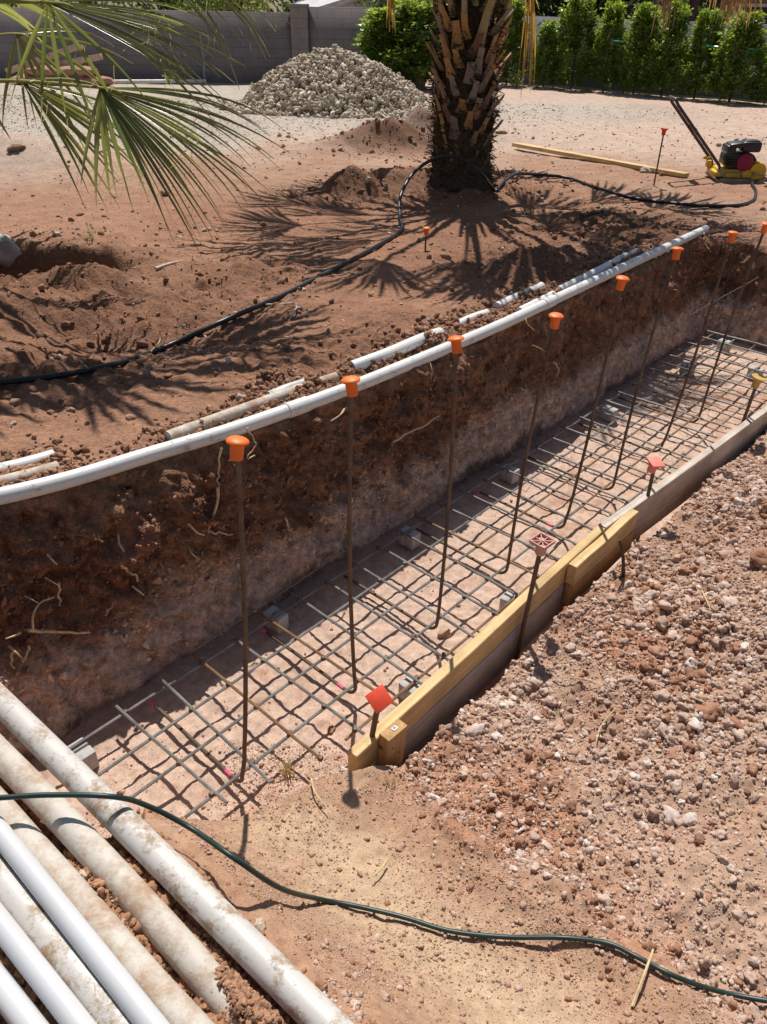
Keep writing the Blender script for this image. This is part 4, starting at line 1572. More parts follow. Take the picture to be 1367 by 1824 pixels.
def block_wall(a, b_, z0, z1, thick, mat, lab, name='block_wall', cap=True):
    a = np.array(a[:2]); b_ = np.array(b_[:2])
    d = b_ - a; L = np.linalg.norm(d); d /= L
    nrm = np.array([-d[1], d[0]])
    V, UV, Fs = [], [], []
    for (o_, off) in ((0, 0), (1, thick)):
        for (u, p) in ((0, a), (L, b_)):
            for z in (z0, z1):
                V.append((p[0] + nrm[0] * off, p[1] + nrm[1] * off, z)); UV.append((u + off, z))
    Fs = [(0, 2, 3, 1), (4, 5, 7, 6), (1, 3, 7, 5), (0, 1, 5, 4), (2, 6, 7, 3), (0, 4, 6, 2)]
    me = np_mesh(name, V, Fs, None, UV)
    o = link(name, me, mat, smooth=False)
    return tag(o, lab, 'wall')


def line_at_px(px, p0, d):
    """point of the ground line p0+d*k whose picture column is px"""
    r_ = ray(px, 140)
    A_ = np.array([[r_[0], -d[0]], [r_[1], -d[1]]])
    k_ = np.linalg.solve(A_, p0[:2] - CAM[:2])
    return p0 + d * k_[1]


pj = line_at_px(538, wl, wdir)
pk_ = line_at_px(668, wl, wdir)
zl = wall_top(440, 21, line_at_px(440, wl, wdir)); zr = wall_top(600, 13, line_at_px(600, wl, wdir)); zp = wall_top(538, 7, pj)
block_wall(wl2, pj - wdir * .2, -1.2, zl, .2, M['block'], 'long grey block wall at the back of the yard, left of the pillar')
block_wall(pj + wdir * .2, pk_ + wdir * 1.2, -1.2, zr, .2, M['block'], 'grey block wall behind the stone pile, right of the pillar')
n3_ = np.array([-wdir[1], wdir[0], 0])
mb = MB(); mb.box((0, 0, (zp - 1.2) / 2 + .0), (.4, .36, zp + 1.2), bev=.004)
o = mb.build('wall_pillar', M['block'], smooth=False); pc_ = pj + n3_ * .1
o.location = (pc_[0], pc_[1], 0); o.rotation_euler = (0, 0, math.atan2(wdir[1], wdir[0]))
uvl = o.data.uv_layers.new(name='UVMap')
for lp in o.data.loops:
    v = o.data.vertices[lp.vertex_index].co
    uvl.data[lp.index].uv = (v.x + v.y, v.z)
tag(o, 'square grey block pillar slightly taller than the back wall', 'pillar')
# right wall behind the hedge
hA = gp(900, 152, hf); hB = gp(1310, 183, hf)
hd = (hB - hA); hd[2] = 0; hd /= np.linalg.norm(hd)
hn_ = np.array([-hd[1], hd[0], 0])
rA_, rB_ = hA + hn_ * 1.1 - hd * 6.0, hB + hn_ * 1.0 + hd * 5
zw = wall_top(1340, 43, line_at_px(1340, rA_, (rB_ - rA_) / np.linalg.norm(rB_ - rA_)))
block_wall(rA_, rB_, -1.2, zw, .2, M['block_blue'], 'blue grey block wall behind the row of hedge shrubs')

pw = line_at_px(366, wl, wdir) - n3_ * .12
tp = pd(357, 60, pw[1] + .05); bt = pd(365, 146, pw[1] - .2)
mb = MB(); mb.tube([bt - pw, (bt + tp) / 2 - pw + np.array([.03, 0, 0]), tp - pw], .028, 10)
o = mb.build('pole', M['metalgrey']); o.location = pw
tag(o, 'slim grey pole leaning upright against the back wall', 'pole')
q0, q1 = gp(195, 150, hf) + np.array([0, 0, .05]), gp(368, 149, hf) + np.array([0, 0, .05])
mb = MB(); mb.tube([q0 - q0, q1 - q0], .04, 10)
o = mb.build('pipe', M['pvc_dusty']); o.location = q0
tag(o, 'pale pipe lying on the gravel at the foot of the back wall', 'pipe')

# ------------------------------------------------------------------ foliage
def leaf_cloud(P, nrm, size, cols, rng, aspect=.45):
    """quads (rhombus leaves) at P"""
    n = len(P)
    a = rng.normal(0, 1, (n, 3)); a /= np.linalg.norm(a, axis=1)[:, None]
    d = a * .8 + nrm * .7 + np.array([0, 0, .25]); d /= np.linalg.norm(d, axis=1)[:, None]
    b_ = rng.normal(0, 1, (n, 3)); s_ = np.cross(d, b_); s_ /= np.linalg.norm(s_, axis=1)[:, None]
    up = np.cross(s_, d)
    L = size[:, None]
    V = np.stack([P, P + d * L * .5 + s_ * L * aspect * .5 - up * L * .04, P + d * L, P + d * L * .5 - s_ * L * aspect * .5 - up * L * .04], 1).reshape(-1, 3)
    Fs = (np.arange(n) * 4)[:, None] + np.array([0, 1, 2, 3])
    return V, Fs, np.repeat(cols, 4, 0)


def shrub_mesh(seed, h=1.65, r0=.36, n=7500):
    rng = np.random.default_rng(seed)
    # sprigs: upright shoots each carrying leaves
    ns = 190
    sa = rng.uniform(0, 2 * np.pi, ns); sz = rng.uniform(.05, .98, ns) ** .9 * h
    def rad(z):
        u = z / h
        return r0 * np.clip(np.minimum(.72 + u * .9, 1.22 * (1.05 - u) ** .8 + .02), .05, 1.05)
    lob = 1 + .42 * np.sin(sa * 2 + seed) * np.sin(sz * 4.3 + seed * 1.7) + .15 * np.sin(sz * 9 + seed)
    sr = rad(sz) * lob * rng.uniform(.35, 1.0, ns) ** .6
    base = np.c_[sr * np.cos(sa), sr * np.sin(sa), sz]
    sl = rng.uniform(.12, .3, ns)
    out = np.c_[np.cos(sa) * .45, np.sin(sa) * .45, np.ones(ns)]
    k = n // ns
    u = rng.uniform(0, 1, (ns, k))
    P = base[:, None, :] + out[:, None, :] * (sl[:, None] * u)[..., None] + rng.normal(0, .035, (ns, k, 3))
    P = P.reshape(-1, 3)
    P[:, 2] = np.clip(P[:, 2], .03, h * 1.06)
    nr = P * np.array([1, 1, 0]); nr /= np.maximum(np.linalg.norm(nr, axis=1), .01)[:, None]
    tip = u.reshape(-1)
    size = rng.uniform(.05, .10, len(P))
    g_ = rng.uniform(0, 1, len(P))[:, None]
    young = np.clip((tip[:, None] - .6) * 1.2, 0, 1) * np.clip(P[:, 2:3] / h, .15, 1)
    cols = (np.array([.075, .125, .025]) * (1 - g_) + np.array([.14, .20, .035]) * g_) * (1 - young) + np.array([.34, .38, .05]) * young
    V, Fs, C_ = leaf_cloud(P, nr, size, cols, rng)
    return np_mesh('crown', V, Fs, C_)


shr = [shrub_mesh(sd) for sd in (41, 42, 43, 44)]
stem = MB()
stem.tube([(0, 0, -.05), (.02, 0, .5), (-.02, .02, 1.1), (0, 0, 1.5)], [.022, .018, .013, .005], 7)
for a_ in range(6):
    ca, sa_ = math.cos(a_ * 1.05), math.sin(a_ * 1.05)
    stem.tube([(0, 0, .2 + a_ * .12), (.12 * ca, .12 * sa_, .5 + a_ * .13), (.2 * ca, .2 * sa_, .85 + a_ * .12)], [.011, .008, .004], 5)
stem_me = None
ordn = ['first', 'second', 'third', 'fourth', 'fifth', 'sixth', 'seventh', 'eighth', 'ninth']
hs = [((686, 140), (686, 20), 1.75, 'bushy green hedge shrub just right of the back wall, left of the palm trunk'),
      ((738, 141), (742, 6), 1.7, 'bushy green hedge shrub close to the left side of the palm trunk'),
      ((902, 152), (905, 5), 1.15, 'leafy green hedge shrub close to the right side of the palm trunk'),
      ((968, 157), (968, 40), .95, 'green hedge shrub behind the hanging dead frond'),
      ((1016, 160), (1018, -2), 1.0, 'tall pointed hedge shrub, first to the right of the hanging dead frond'),
      ((1074, 164), (1075, 9), .95, 'hedge shrub second to the right of the hanging dead frond'),
      ((1128, 168), (1128, 12), .95, 'hedge shrub third to the right of the hanging dead frond, above the compactor handle'),
      ((1178, 172), (1178, 8), .95, 'slim pointed hedge shrub left of the compactor handle top line'),
      ((1236, 177), (1234, 22), 1.05, 'loose hedge shrub below the left hanging brown frond tips'),
      ((1298, 183), (1300, 26), 1.2, 'wide hedge shrub behind and above the plate compactor engine'),
      ((1360, 188), (1366, 70), .95, 'hedge shrub at the right edge of the yard')]
for i, (bp_, tp_, wsc, lab) in enumerate(hs):
    b_ = gp(bp_[0], bp_[1], hf)
    if bp_[0] < 800:
        b_ = line_at_px(bp_[0], wl, wdir) - n3_ * .75
        b_[0] = pd(bp_[0], 120, b_[1])[0]
        b_[2] = hf(b_[0], b_[1])
    ht = pd(tp_[0], tp_[1], b_[1])[2] - b_[2]
    root = empty('hedge_shrub', b_ - np.array([0, 0, .02]), lab, 'shrub', 'hedge shrubs along the back wall')
    o = bpy.data.objects.new('crown', shr[i % 4]); COL.objects.link(o); o.parent = root
    if not shr[i % 4].materials:
        shr[i % 4].materials.append(M['leaf'])
    if stem_me is None:
        so = stem.build('trunk', M['bark'], root); stem_me = so.data
    else:
        so = bpy.data.objects.new('trunk', stem_me); COL.objects.link(so); so.parent = root
    wv = 1.08 + .14 * math.sin(i * 2.3)
    root.scale = (wv * wsc * ht / 1.7, wv * wsc * ht / 1.7, ht / 1.7)
    root.rotation_euler = (0, 0, i * 1.3)

# green ties between shrubs
for px, lab in [((1101, 73), 'bit of green tie between the second and third hedge shrub'), ((1268, 82), 'bit of green tie between two right hand hedge shrubs'), ((1342, 87), 'green tie beside the last hedge shrub')]:
    p = pd(px[0], px[1], line_at_px(px[0], hA, hd)[1] - .2)
    mb = MB(); mb.tube([(-.1, 0, .005), (0, -.01, -.004), (.1, 0, -.008)], .014, 6)
    o = mb.build('plant_tie', M['greentape']); o.location = p
    tag(o, lab, 'plant tie', 'green plant ties on the hedge')


def tree(px, dist, top_px, width, col, lab, seed, n=5000, leaf=.16, low=.3, group='trees beyond the walls'):
    rng = np.random.default_rng(seed)
    base = pd(px, 120, dist); base[2] = -.7
    ztop = pd(px, top_px, dist)[2]
    h = ztop - base[2]
    root = empty('tree', base, lab, 'tree', group)
    mb = MB()
    mb.tube([(0, 0, 0), (.1, 0, h * .3), (0, .1, h * .55), (.05, 0, h * .85)], [.16, .12, .08, .03], 8)
    clumps = []
    for k_ in range(16):
        a_ = rng.uniform(0, 6.28); zz = h * rng.uniform(low, .95); rr = width * rng.uniform(.15, .85) * (1.1 - .5 * abs(zz / h - .6))
        c_ = np.array([rr * math.cos(a_), rr * math.sin(a_), zz]); clumps.append(c_)
        mb.tube([(0, 0, max(.3, zz - .6 * h * .5)), c_ * np.array([.6, .6, 1]) - np.array([0, 0, .2]), c_], [.05, .03, .012], 5)
    mb.build('trunk', M['bark'], root)
    ci = rng.integers(0, len(clumps), n)
    C0 = np.array(clumps)[ci]
    P = C0 + rng.normal(0, 1, (n, 3)) * width * np.array([.26, .26, .17])
    P[:, 2] = np.maximum(P[:, 2], .15)
    nr = P - C0; nr /= np.maximum(np.linalg.norm(nr, axis=1), .01)[:, None]
    g_ = rng.uniform(.6, 1.35, (n, 1))
    V, Fs, C_ = leaf_cloud(P, nr, rng.uniform(.6, 1.2, n) * leaf, np.array(col) * g_, rng, .5)
    me = np_mesh('crown', V, Fs, C_)
    link('crown', me, M['treeleaf'], root)


lightg, midg, darkg = (.15, .20, .035), (.075, .115, .03), (.035, .055, .022)
tree(30, 27, -160, 2.6, lightg, 'light green feathery tree beyond the wall at the far left', 61, 6000, .17, .1)
tree(170, 30, -190, 2.8, midg, 'mid green tree beyond the wall behind the left palm fronds', 62, 5000, .18, .2)
tree(420, 29, -170, 1.9, lightg, 'bright green tree just above the left part of the back wall', 63, 5000, .16, .15)
tree(540, 34, -130, 2.4, darkg, 'dark olive tree beyond the wall above the pillar', 64, 6000, .2, .2)
tree(300, 33, -150, 2.6, midg, 'dull green tree beyond the wall left of the bright one', 65, 5000, .2, .2)
tree(745, 27, -150, 1.7, midg, 'green tree beyond the hedge left of the palm trunk', 66, 5000, .16, .1)
tree(880, 26, -150, 1.6, lightg, 'light green tree peeking out behind the palm crown', 67, 6000, .16, .1)
tree(990, 25, -170, 2.2, darkg, 'dark tree beyond the wall right of the hanging dead frond', 68, 6500, .18, .1)
tree(1085, 23.5, -160, 1.9, darkg, 'dark tree beyond the wall above the middle hedge shrubs', 69, 6500, .17, .1)
tree(1235, 24, -120, 1.3, midg, 'grey green tree beyond the wall beside the dark posts', 70, 4000, .16, .1)
tree(640, 42, -150, 3.2, darkg, 'distant dark tree behind the pale gable house', 71, 5000, .28, .2)
tree(820, 38, -150, 3.0, darkg, 'distant dark tree behind the palm crown', 72, 5000, .26, .1)
tree(1160, 36, -160, 3.2, darkg, 'distant dark tree behind the tan roofed house', 73, 5000, .26, .2)

# houses beyond the wall
def house(px, dist, wid, dep, eave_px, ridge_px, wallm, roofm, lab, gable_to_cam, yaw=0.0, windows=True):
    base = pd(px, 120, dist); base[2] = -.8
    ze = pd(px, eave_px, dist)[2] + .8
    zr_ = pd(px, ridge_px, dist)[2] + .8
    root = empty('house', base, lab, 'house', 'houses beyond the walls')
    root.rotation_euler = (0, 0, yaw)
    w, d = wid / 2, dep / 2
    mb = MB()
    if gable_to_cam:
        mb.prism([(-w, 0), (w, 0), (w, ze), (0, zr_), (-w, ze)], -d, d)
    else:
        mb.box((0, 0, ze / 2), (wid, dep, ze))
    mb.build('wall', M[wallm], root, smooth=False)
    mb = MB()
    o_ = .35
    if gable_to_cam:
        sl = (zr_ - ze) / w
        for sg in (-1, 1):
            mb.prism([(sg * (w + o_), ze - o_ * sl + .03), (0, zr_ + .03), (0, zr_ + .17), (sg * (w + o_), ze - o_ * sl + .17)], -d - o_, d + o_)
    else:
        V = []
        for y_, z_ in ((-d - o_, ze), (d + o_, ze)):
            V += [(-w - o_, y_, z_), (w + o_, y_, z_)]
        V += [(-w + d * .5, 0, zr_), (w - d * .5, 0, zr_)]
        mb.add(V, [(0, 1, 5, 4), (2, 4, 5, 3), (0, 4, 2), (1, 3, 5), (0, 2, 3, 1)])
    mb.build('roof', M[roofm], root, smooth=False)
    if gable_to_cam:
        mb = MB(); mb.lathe([(.3, -.03), (.3, .03)], (0, -d - .02, (ze * .55 + zr_ * .45)), 20, Matrix.Rotation(math.pi / 2, 3, 'X'))
        mb.build('vent', M['metalgrey'], root)
    if windows:
        for sx in (-.55, .55):
            f_ = MB(); f_.box((sx * w, -d - .01, ze * .55), (1.2, .06, 1.2)); fr = f_.build('window', M['stucco'], root, smooth=False)
            f_ = MB(); f_.box((sx * w, -d - .05, ze * .55), (1.05, .03, 1.05)); f_.build('pane', M['darkgap'], fr, smooth=False)
    return root


house(645, 30, 3.4, 6, 16, -14, 'stucco', 'roof_grey', 'pale gabled house with a light grey tile roof beyond the back wall', True, .25)
house(1168, 28, 2.6, 5, 20, -22, 'tanstucco', 'roof_tan', 'house with a tan tile roof beyond the hedge', False, -.2)
house(1330, 25, 4.2, 4, -40, -90, 'tanstucco', 'roof_tan', 'brown stucco house beyond the hedge at the right edge', False, .1)
# dark pergola posts
pb_ = pd(1213, 120, 22.5); pb_[2] = -.8
root = empty('pergola', pb_, 'dark brown timber pergola standing beyond the wall at the right', 'pergola')
zt_ = pd(1213, -14, 22.5)[2] - pb_[2]
for dx in (0, 2.4):
    mb = MB(); mb.box((dx, 0, zt_ / 2), (.2, .2, zt_), bev=.01); mb.build('post', M['darkpost'], root)
mb = MB(); mb.box((1.2, 0, zt_ + .15), (3.4, .25, .28), bev=.01); mb.build('beam', M['darkpost'], root)

# ------------------------------------------------------------------ palms
def frond_mesh(hub, e1, e2, L, nseg, a0, a1, droop, base, pet_r=.018, wseg=1.0, droopfn=None, col=((.035, .06, .018), (.095, .125, .028)), seed=1, tipcol=(.42, .35, .18), threads=0, petcol=(.30, .33, .10), split=.5):
    """fan frond: petiole + folded segments; returns (blade mesh data, petiole mb)"""
    rng = np.random.default_rng(seed)
    hub = np.array(hub, float); e1 = np.array(e1, float); e1 /= np.linalg.norm(e1)
    e2 = np.array(e2, float); e2 -= e1 * e2.dot(e1); e2 /= np.linalg.norm(e2)
    e3 = np.cross(e1, e2)
    V, Fs, C_ = [], [], []
    rows = 12
    dA = abs(a1 - a0) / nseg
    for i in range(nseg):
        a = a0 + (a1 - a0) * (i + .5) / nseg + rng.normal(0, dA * .12)
        dv = e1 * math.cos(a) + e2 * math.sin(a) + e3 * (.30 * math.sin(a) ** 2 + rng.normal(0, .10))
        dv /= np.linalg.norm(dv)
        sv = -e1 * math.sin(a) + e2 * math.cos(a)
        Ls = L * (.72 + .28 * math.cos(a * .8)) * rng.uniform(.82, 1.08)
        dr = droop * rng.uniform(.6, 1.7) * (1 + .25 * abs(math.sin(a)))
        tw = rng.normal(0, .9)
        tw0 = rng.normal(0, .35)
        g0 = rng.uniform(0, 1)
        cc = np.array(col[0]) * (1 - g0) + np.array(col[1]) * g0
        # walk along the segment bending towards gravity
        p = hub.copy(); d = dv.copy()
        step = Ls / rows
        b0 = len(V)
        for k in range(rows + 1):
            u = k / rows
            wd = min(u * Ls * dA * 1.0, split * Ls * dA) * (1.0 if u < split + .1 else max(.02, 1 - max(0.0, (u - split - .1) / (.9 - split)) ** 1.4)) * .5 * wseg + .0012
            s_ = sv - d * sv.dot(d); s_ /= max(np.linalg.norm(s_), 1e-6)
            n_ = np.cross(d, s_)
            s2 = s_ * math.cos(tw0 * u) + n_ * math.sin(tw0 * u); n_ = np.cross(d, s2); s_ = s2
            if u > .5:
                an = tw * (u - .5) * 2
                s2 = s_ * math.cos(an) + n_ * math.sin(an); n_ = np.cross(d, s2); s_ = s2
            fold = wd * (.75 if u < .55 else .9)
            V += [p + s_ * wd + n_ * fold, p.copy(), p - s_ * wd + n_ * fold]
            tcl = np.clip((u - .72) / .28, 0, 1) ** 1.5
            ck = cc * (1 - tcl) + np.array(tipcol) * tcl
            C_ += [ck, ck * .8 + np.array([.03, .035, .008]), ck]
            if k < rows:
                bend = dr * (u ** 1.6) * 3.2 / rows
                d = d + np.array([0, 0, -1]) * bend
                d /= np.linalg.norm(d)
                p = p + d * step
        for k in range(rows):
            o_ = b0 + 3 * k
            Fs += [(o_, o_ + 1, o_ + 4, o_ + 3), (o_ + 1, o_ + 2, o_ + 5, o_ + 4)]
        # curly threads at the splits
        if threads and rng.uniform() < threads:
            p0 = np.array(V[b0 + 3 * int(rows * .62)])
            dd_ = d * .5 + rng.normal(0, .5, 3); q = p0.copy(); bb = len(V)
            for k in range(8):
                V += [q + np.array([.0009, 0, 0]), q + np.array([-.0009, 0, .0009])]
                C_ += [np.array([.42, .36, .22])] * 2
                dd_ = dd_ + rng.normal(0, .35, 3) + np.array([0, 0, -.2]); dd_ /= np.linalg.norm(dd_)
                q = q + dd_ * .035
            for k in range(7):
                o_ = bb + 2 * k
                Fs.append((o_, o_ + 1, o_ + 3, o_ + 2))
    blade = (np.array(V), np.array(Fs), np.array(C_))
    base = np.array(base, float)
    mid = (base + hub) / 2 + np.array([0, 0, .06 * np.linalg.norm(hub - base)])
    pm = MB()
    path = spline([base, mid, hub, hub + e1 * L * .16], 18)
    rr = np.linspace(pet_r * 1.7, pet_r * .35, len(path))
    pm.tube(path, list(rr), 8, col=petcol, flat=.55)
    return blade, pm


def add_frond(root, origin, **kw):
    mat = kw.pop('mat', 'frond')
    bl, pm = frond_mesh(**kw)
    me = np_mesh('frond', bl[0] - origin, bl[1], bl[2])
    fo_ = link('frond', me, M[mat], root)
    pm.v = [tuple(np.array(v) - origin) for v in pm.v]
    pm.build('petiole', M['boot'], fo_)
    return fo_


# main palm
pb0 = gp(822, 338, hf)
pbx = pb0 + np.array([0, .22, 0])
pbx[2] = hf(pbx[0], pbx[1]) - .03
palm = empty('palm_tree', pbx, 'stout palm with a trunk of cut leaf bases in the middle of the yard', 'palm tree')
TRH = 1.75
mb = MB()
nrow, nc_ = 46, 30
V = []
for i in range(nrow):
    u = i / (nrow - 1)
    rad = .235 + .02 * math.sin(u * 5 + .5) - .03 * u + (.06 * (1 - u / .08) if u < .08 else 0)
    for k_ in range(nc_):
        a_ = 2 * math.pi * k_ / nc_
        rr = rad + .03 * random.uniform(-1, 1)
        V.append((rr * math.cos(a_), rr * math.sin(a_), u * TRH))
Fs = [(i * nc_ + k_, i * nc_ + (k_ + 1) % nc_, (i + 1) * nc_ + (k_ + 1) % nc_, (i + 1) * nc_ + k_) for i in range(nrow - 1) for k_ in range(nc_)]
Fs.append(tuple((nrow - 1) * nc_ + k_ for k_ in range(nc_)))
mb.add(V, Fs)
# stringy fibre hanging between the leaf bases
for _ in range(2600):
    a_ = random.uniform(0, 2 * math.pi); z_ = random.uniform(.02, TRH)
    rr = .235
    p = np.array([rr * math.cos(a_), rr * math.sin(a_), z_])
    o_ = np.array([math.cos(a_), math.sin(a_), 0]); tn = np.array([-o_[1], o_[0], 0])
    q = p + o_ * random.uniform(.02, .085) + tn * random.uniform(-.08, .08) + np.array([0, 0, random.uniform(-.06, .06)])
    w_ = tn * .003 + np.array([0, 0, .003])
    e_ = q + tn * random.uniform(-.05, .05) + o_ * random.uniform(-.01, .03) + np.array([0, 0, random.uniform(-.05, .03)])
    mb.add([p - w_, p + w_, q + w_, q - w_, e_], [(0, 1, 2, 3), (3, 2, 4)])
mb.build('trunk', M['fibre'], palm)
mb = MB()


def boot(mb, a, z, ln, w, lean, col, split=True, thick=.022):
    """cut leaf base: broad at its foot, narrowing, with a notched end"""
    o_ = Vector((math.cos(a), math.sin(a), 0)); tn = Vector((-o_.y, o_.x, 0)); up = Vector((0, 0, 1))
    r0 = .225
    V, Fs = [], []
    n_ = 6
    sw = random.uniform(-.25, .25)
    for i in range(n_ + 1):
        u = i / n_
        ww = w * (1.0 - .48 * min(u * 1.35, 1))
        ax = o_ * (r0 + math.sin(lean) * ln * u + .02 * u * u) + up * (z + math.cos(lean) * ln * u) + tn * (sw * ln * u * .6)
        th = thick * (1 - .5 * u)
        nv = (o_ * math.cos(lean) - up * math.sin(lean))
        cut = 0.0
        for sx, cv in ((-1, 0), (-.35, .75), (0, .82), (.35, .75), (1, 0)):
            tip = up * 0
            if i == n_ and split:
                tip = (up * math.cos(lean) + o_ * math.sin(lean)) * (.028 * abs(sx) - .02 * (1 - abs(sx))) * random.uniform(.3, 1.5)
            V.append(ax + tn * (sx * ww) + nv * (cv * th) + tip)
    for i in range(n_):
        for k_ in range(4):
            o1 = i * 5 + k_
            Fs.append((o1, o1 + 1, o1 + 6, o1 + 5))
    b_ = len(V)
    # back side
    for i in range(n_ + 1):
        u = i / n_
        V.append((Vector(V[i * 5]) + Vector(V[i * 5 + 4])) / 2 - o_ * thick * .4)
    for i in range(n_):
        Fs.append((i * 5 + 4, b_ + i, b_ + i + 1, i * 5 + 9)); Fs.append((b_ + i, i * 5, i * 5 + 5, b_ + i + 1))
    Fs.append((n_ * 5, n_ * 5 + 1, n_ * 5 + 2, n_ * 5 + 3, n_ * 5 + 4, b_ + n_))
    mb.add(V, Fs, 0, col)


ga = math.radians(137.5)
nb = 112
for i in range(nb):
    u = i / nb
    z = .14 + u * 1.08
    a = i * ga + random.uniform(-.12, .12)
    if u < .2:
        ln, lean, w = random.uniform(.05, .10), .25, .036
    else:
        ln, lean, w = random.uniform(.11, .18) * (1 + .5 * max(0, u - .6)), random.uniform(.25, .68), random.uniform(.044, .062)
    t_ = random.random()
    if u < .15:
        col = tuple(np.array([.32, .21, .13]) * random.uniform(.5, 1))
    elif t_ < .45:
        col = tuple(np.array([.56, .33, .14]) * random.uniform(.7, 1.15))
    elif t_ < .8:
        col = tuple(np.array([.38, .245, .16]) * random.uniform(.6, 1.2))
    else:
        col = tuple(np.array([.38, .31, .24]) * random.uniform(.6, 1.1))
    boot(mb, a, z, ln, w, lean, col)
mb.build('leaf_bases', M['boot'], palm)

crown = pbx + np.array([0, 0, 1.45])
rngp = np.random.default_rng(5)
nfr = 24
for i in range(nfr):
    a = i * ga + .4
    u = i / (nfr - 1)
    elev = math.radians(12 + 68 * u)
    rl = rngp.uniform(1.15, 1.6)
    base = crown + np.array([math.cos(a) * .18, math.sin(a) * .18, -.15 + .35 * u])
    dirp = np.array([math.cos(a) * math.cos(elev), math.sin(a) * math.cos(elev), math.sin(elev)])
    hub = base + dirp * rl
    # keep the part of the crown that faces the camera's upper frame above the view
    e1 = np.array([math.cos(a), math.sin(a), .15 - .5 * (1 - u)])
    e2 = np.array([-math.sin(a), math.cos(a), 0])
    if hub[2] < 1.75 and hub[1] < pbx[1] + 1.0:
        hub[2] = 1.85 + rngp.uniform(0, .15)
    add_frond(palm, pbx, hub=hub, e1=e1, e2=e2, L=rngp.uniform(.8, 1.1), nseg=34 if i % 3 == 0 else 22, a0=-1.25 if i % 3 == 0 else -.6, a1=1.25 if i % 3 == 0 else .6, droop=.25 + .35 * (1 - u), base=base, pet_r=.022, seed=100 + i, petcol=tuple(np.array([.40, .34, .16]) * rngp.uniform(.8, 1.2)))
# upright stubs of green petioles at the crown's foot
mb = MB()
for i in range(20):
    a = i * ga + .2
    z = .98 + .026 * i
    ca, sa_ = math.cos(a), math.sin(a)
    ln = random.uniform(.55, .85)
    out = random.uniform(.12, .40)
    mb.tube([(ca * .2, sa_ * .2, z), (ca * (.22 + out * .35), sa_ * (.22 + out * .35), z + ln * .5), (ca * (.22 + out), sa_ * (.22 + out), z + ln)], [.050, .032, .020], 8, col=tuple(np.array([.50, .43, .23]) * random.uniform(.7, 1.15)), flat=.6)
mb.build('petiole_stubs', M['boot'], palm)


def dead_frond(px, top, y, L, spread, seed, n=22, hubz=None, col=((.30, .17, .08), (.46, .30, .16))):
    hub = pd(px, top, y)
    if hubz is not None:
        hub[2] = hubz
    base = crown + np.array([(hub[0] - crown[0]) * .12, (hub[1] - crown[1]) * .12, .1])
    f_ = add_frond(palm, pbx, hub=hub, e1=(.1, -.05, -1), e2=(1, .25, 0), L=L, nseg=n, a0=-spread, a1=spread, droop=.9, base=base, seed=seed, mat='deadfrond', col=col, tipcol=(.46, .32, .19), petcol=(.42, .26, .13), wseg=1.6)
    f_['label'] = 'dead brown frond hanging down'
    return f_


ym = pbx[1]
dead_frond(946, -70, ym - .15, .88, .085, 301, 11, col=((.42, .24, .07), (.55, .36, .14)))
dead_frond(1196, -95, ym - .5, .52, .20, 302, 12, col=((.20, .13, .09), (.34, .23, .16)))
dead_frond(1335, -100, ym - .45, .52, .5, 303, 26, col=((.30, .17, .10), (.44, .28, .18)))
dead_frond(1285, -85, ym - .3, .36, .3, 304, 12, col=((.26, .16, .11), (.38, .25, .17)))
dead_frond(692, -60, ym - .3, .42, .12, 305, 9, col=((.36, .2, .07), (.5, .32, .12)))

# left palm: its trunk stands outside the picture, fronds reach in
lp = np.array([-3.0, 4.75, 0.0]); lp[2] = hf(lp[0], lp[1]) - .05
palm2 = empty('palm_tree', lp, 'palm at the left edge whose green fan fronds hang into the picture', 'palm tree')
mb = MB()
V = []
for i in range(14):
    u = i / 13
    for k_ in range(20):
        a_ = 2 * math.pi * k_ / 20; rr = .21 + random.uniform(-.02, .02)
        V.append((rr * math.cos(a_), rr * math.sin(a_), u * 1.1))
Fs = [(i * 20 + k_, i * 20 + (k_ + 1) % 20, (i + 1) * 20 + (k_ + 1) % 20, (i + 1) * 20 + k_) for i in range(13) for k_ in range(20)]
Fs.append(tuple(13 * 20 + k_ for k_ in range(20)))
mb.add(V, Fs); mb.build('trunk', M['fibre'], palm2)
mb = MB()
for i in range(70):
    boot(mb, i * ga, .1 + i / 70 * .95, random.uniform(.08, .16), .036, random.uniform(.15, .4), tuple(np.array([.36, .22, .11]) * random.uniform(.6, 1.2)))
mb.build('leaf_bases', M['boot'], palm2)
c2 = lp + np.array([0, 0, 1.05])
green = ((.085, .115, .036), (.24, .26, .095))
yl = 4.15
hubA = pd(178, 156, yl)
add_frond(palm2, lp, hub=hubA, e1=(1, -.15, -.33), e2=(.3, .45, .85), L=.90, nseg=36, a0=-.72, a1=.34, droop=.42, base=c2 + np.array([.1, -.1, 0]), pet_r=.015, seed=11, col=green, threads=.5, petcol=(.30, .30, .08), split=.40, wseg=.9)
add_frond(palm2, lp, hub=hubA, e1=(.25, -.15, -1), e2=(1, .1, .2), L=.52, nseg=9, a0=-.62, a1=.6, droop=.3, base=hubA + np.array([-.25, 0, .03]), pet_r=.008, seed=19, col=green, threads=.5, petcol=(.30, .30, .08), split=.3)
hubA2 = pd(40, 146, yl + .3)
add_frond(palm2, lp, hub=hubA2, e1=(1, .1, -.45), e2=(.5, .6, .55), L=.72, nseg=12, a0=-.8, a1=.25, droop=.45, base=c2 + np.array([.1, 0, .05]), pet_r=.012, seed=15, col=green, threads=.4, petcol=(.28, .28, .09), split=.3)
hubB = pd(84, 4, yl - .1)
add_frond(palm2, lp, hub=hubB, e1=(1, .1, -.20), e2=(.2, .75, .65), L=.84, nseg=22, a0=-.40, a1=.36, droop=.34, base=c2 + np.array([.1, -.1, .3]), pet_r=.015, seed=12, col=green, threads=.9, petcol=(.30, .32, .08), split=.4)
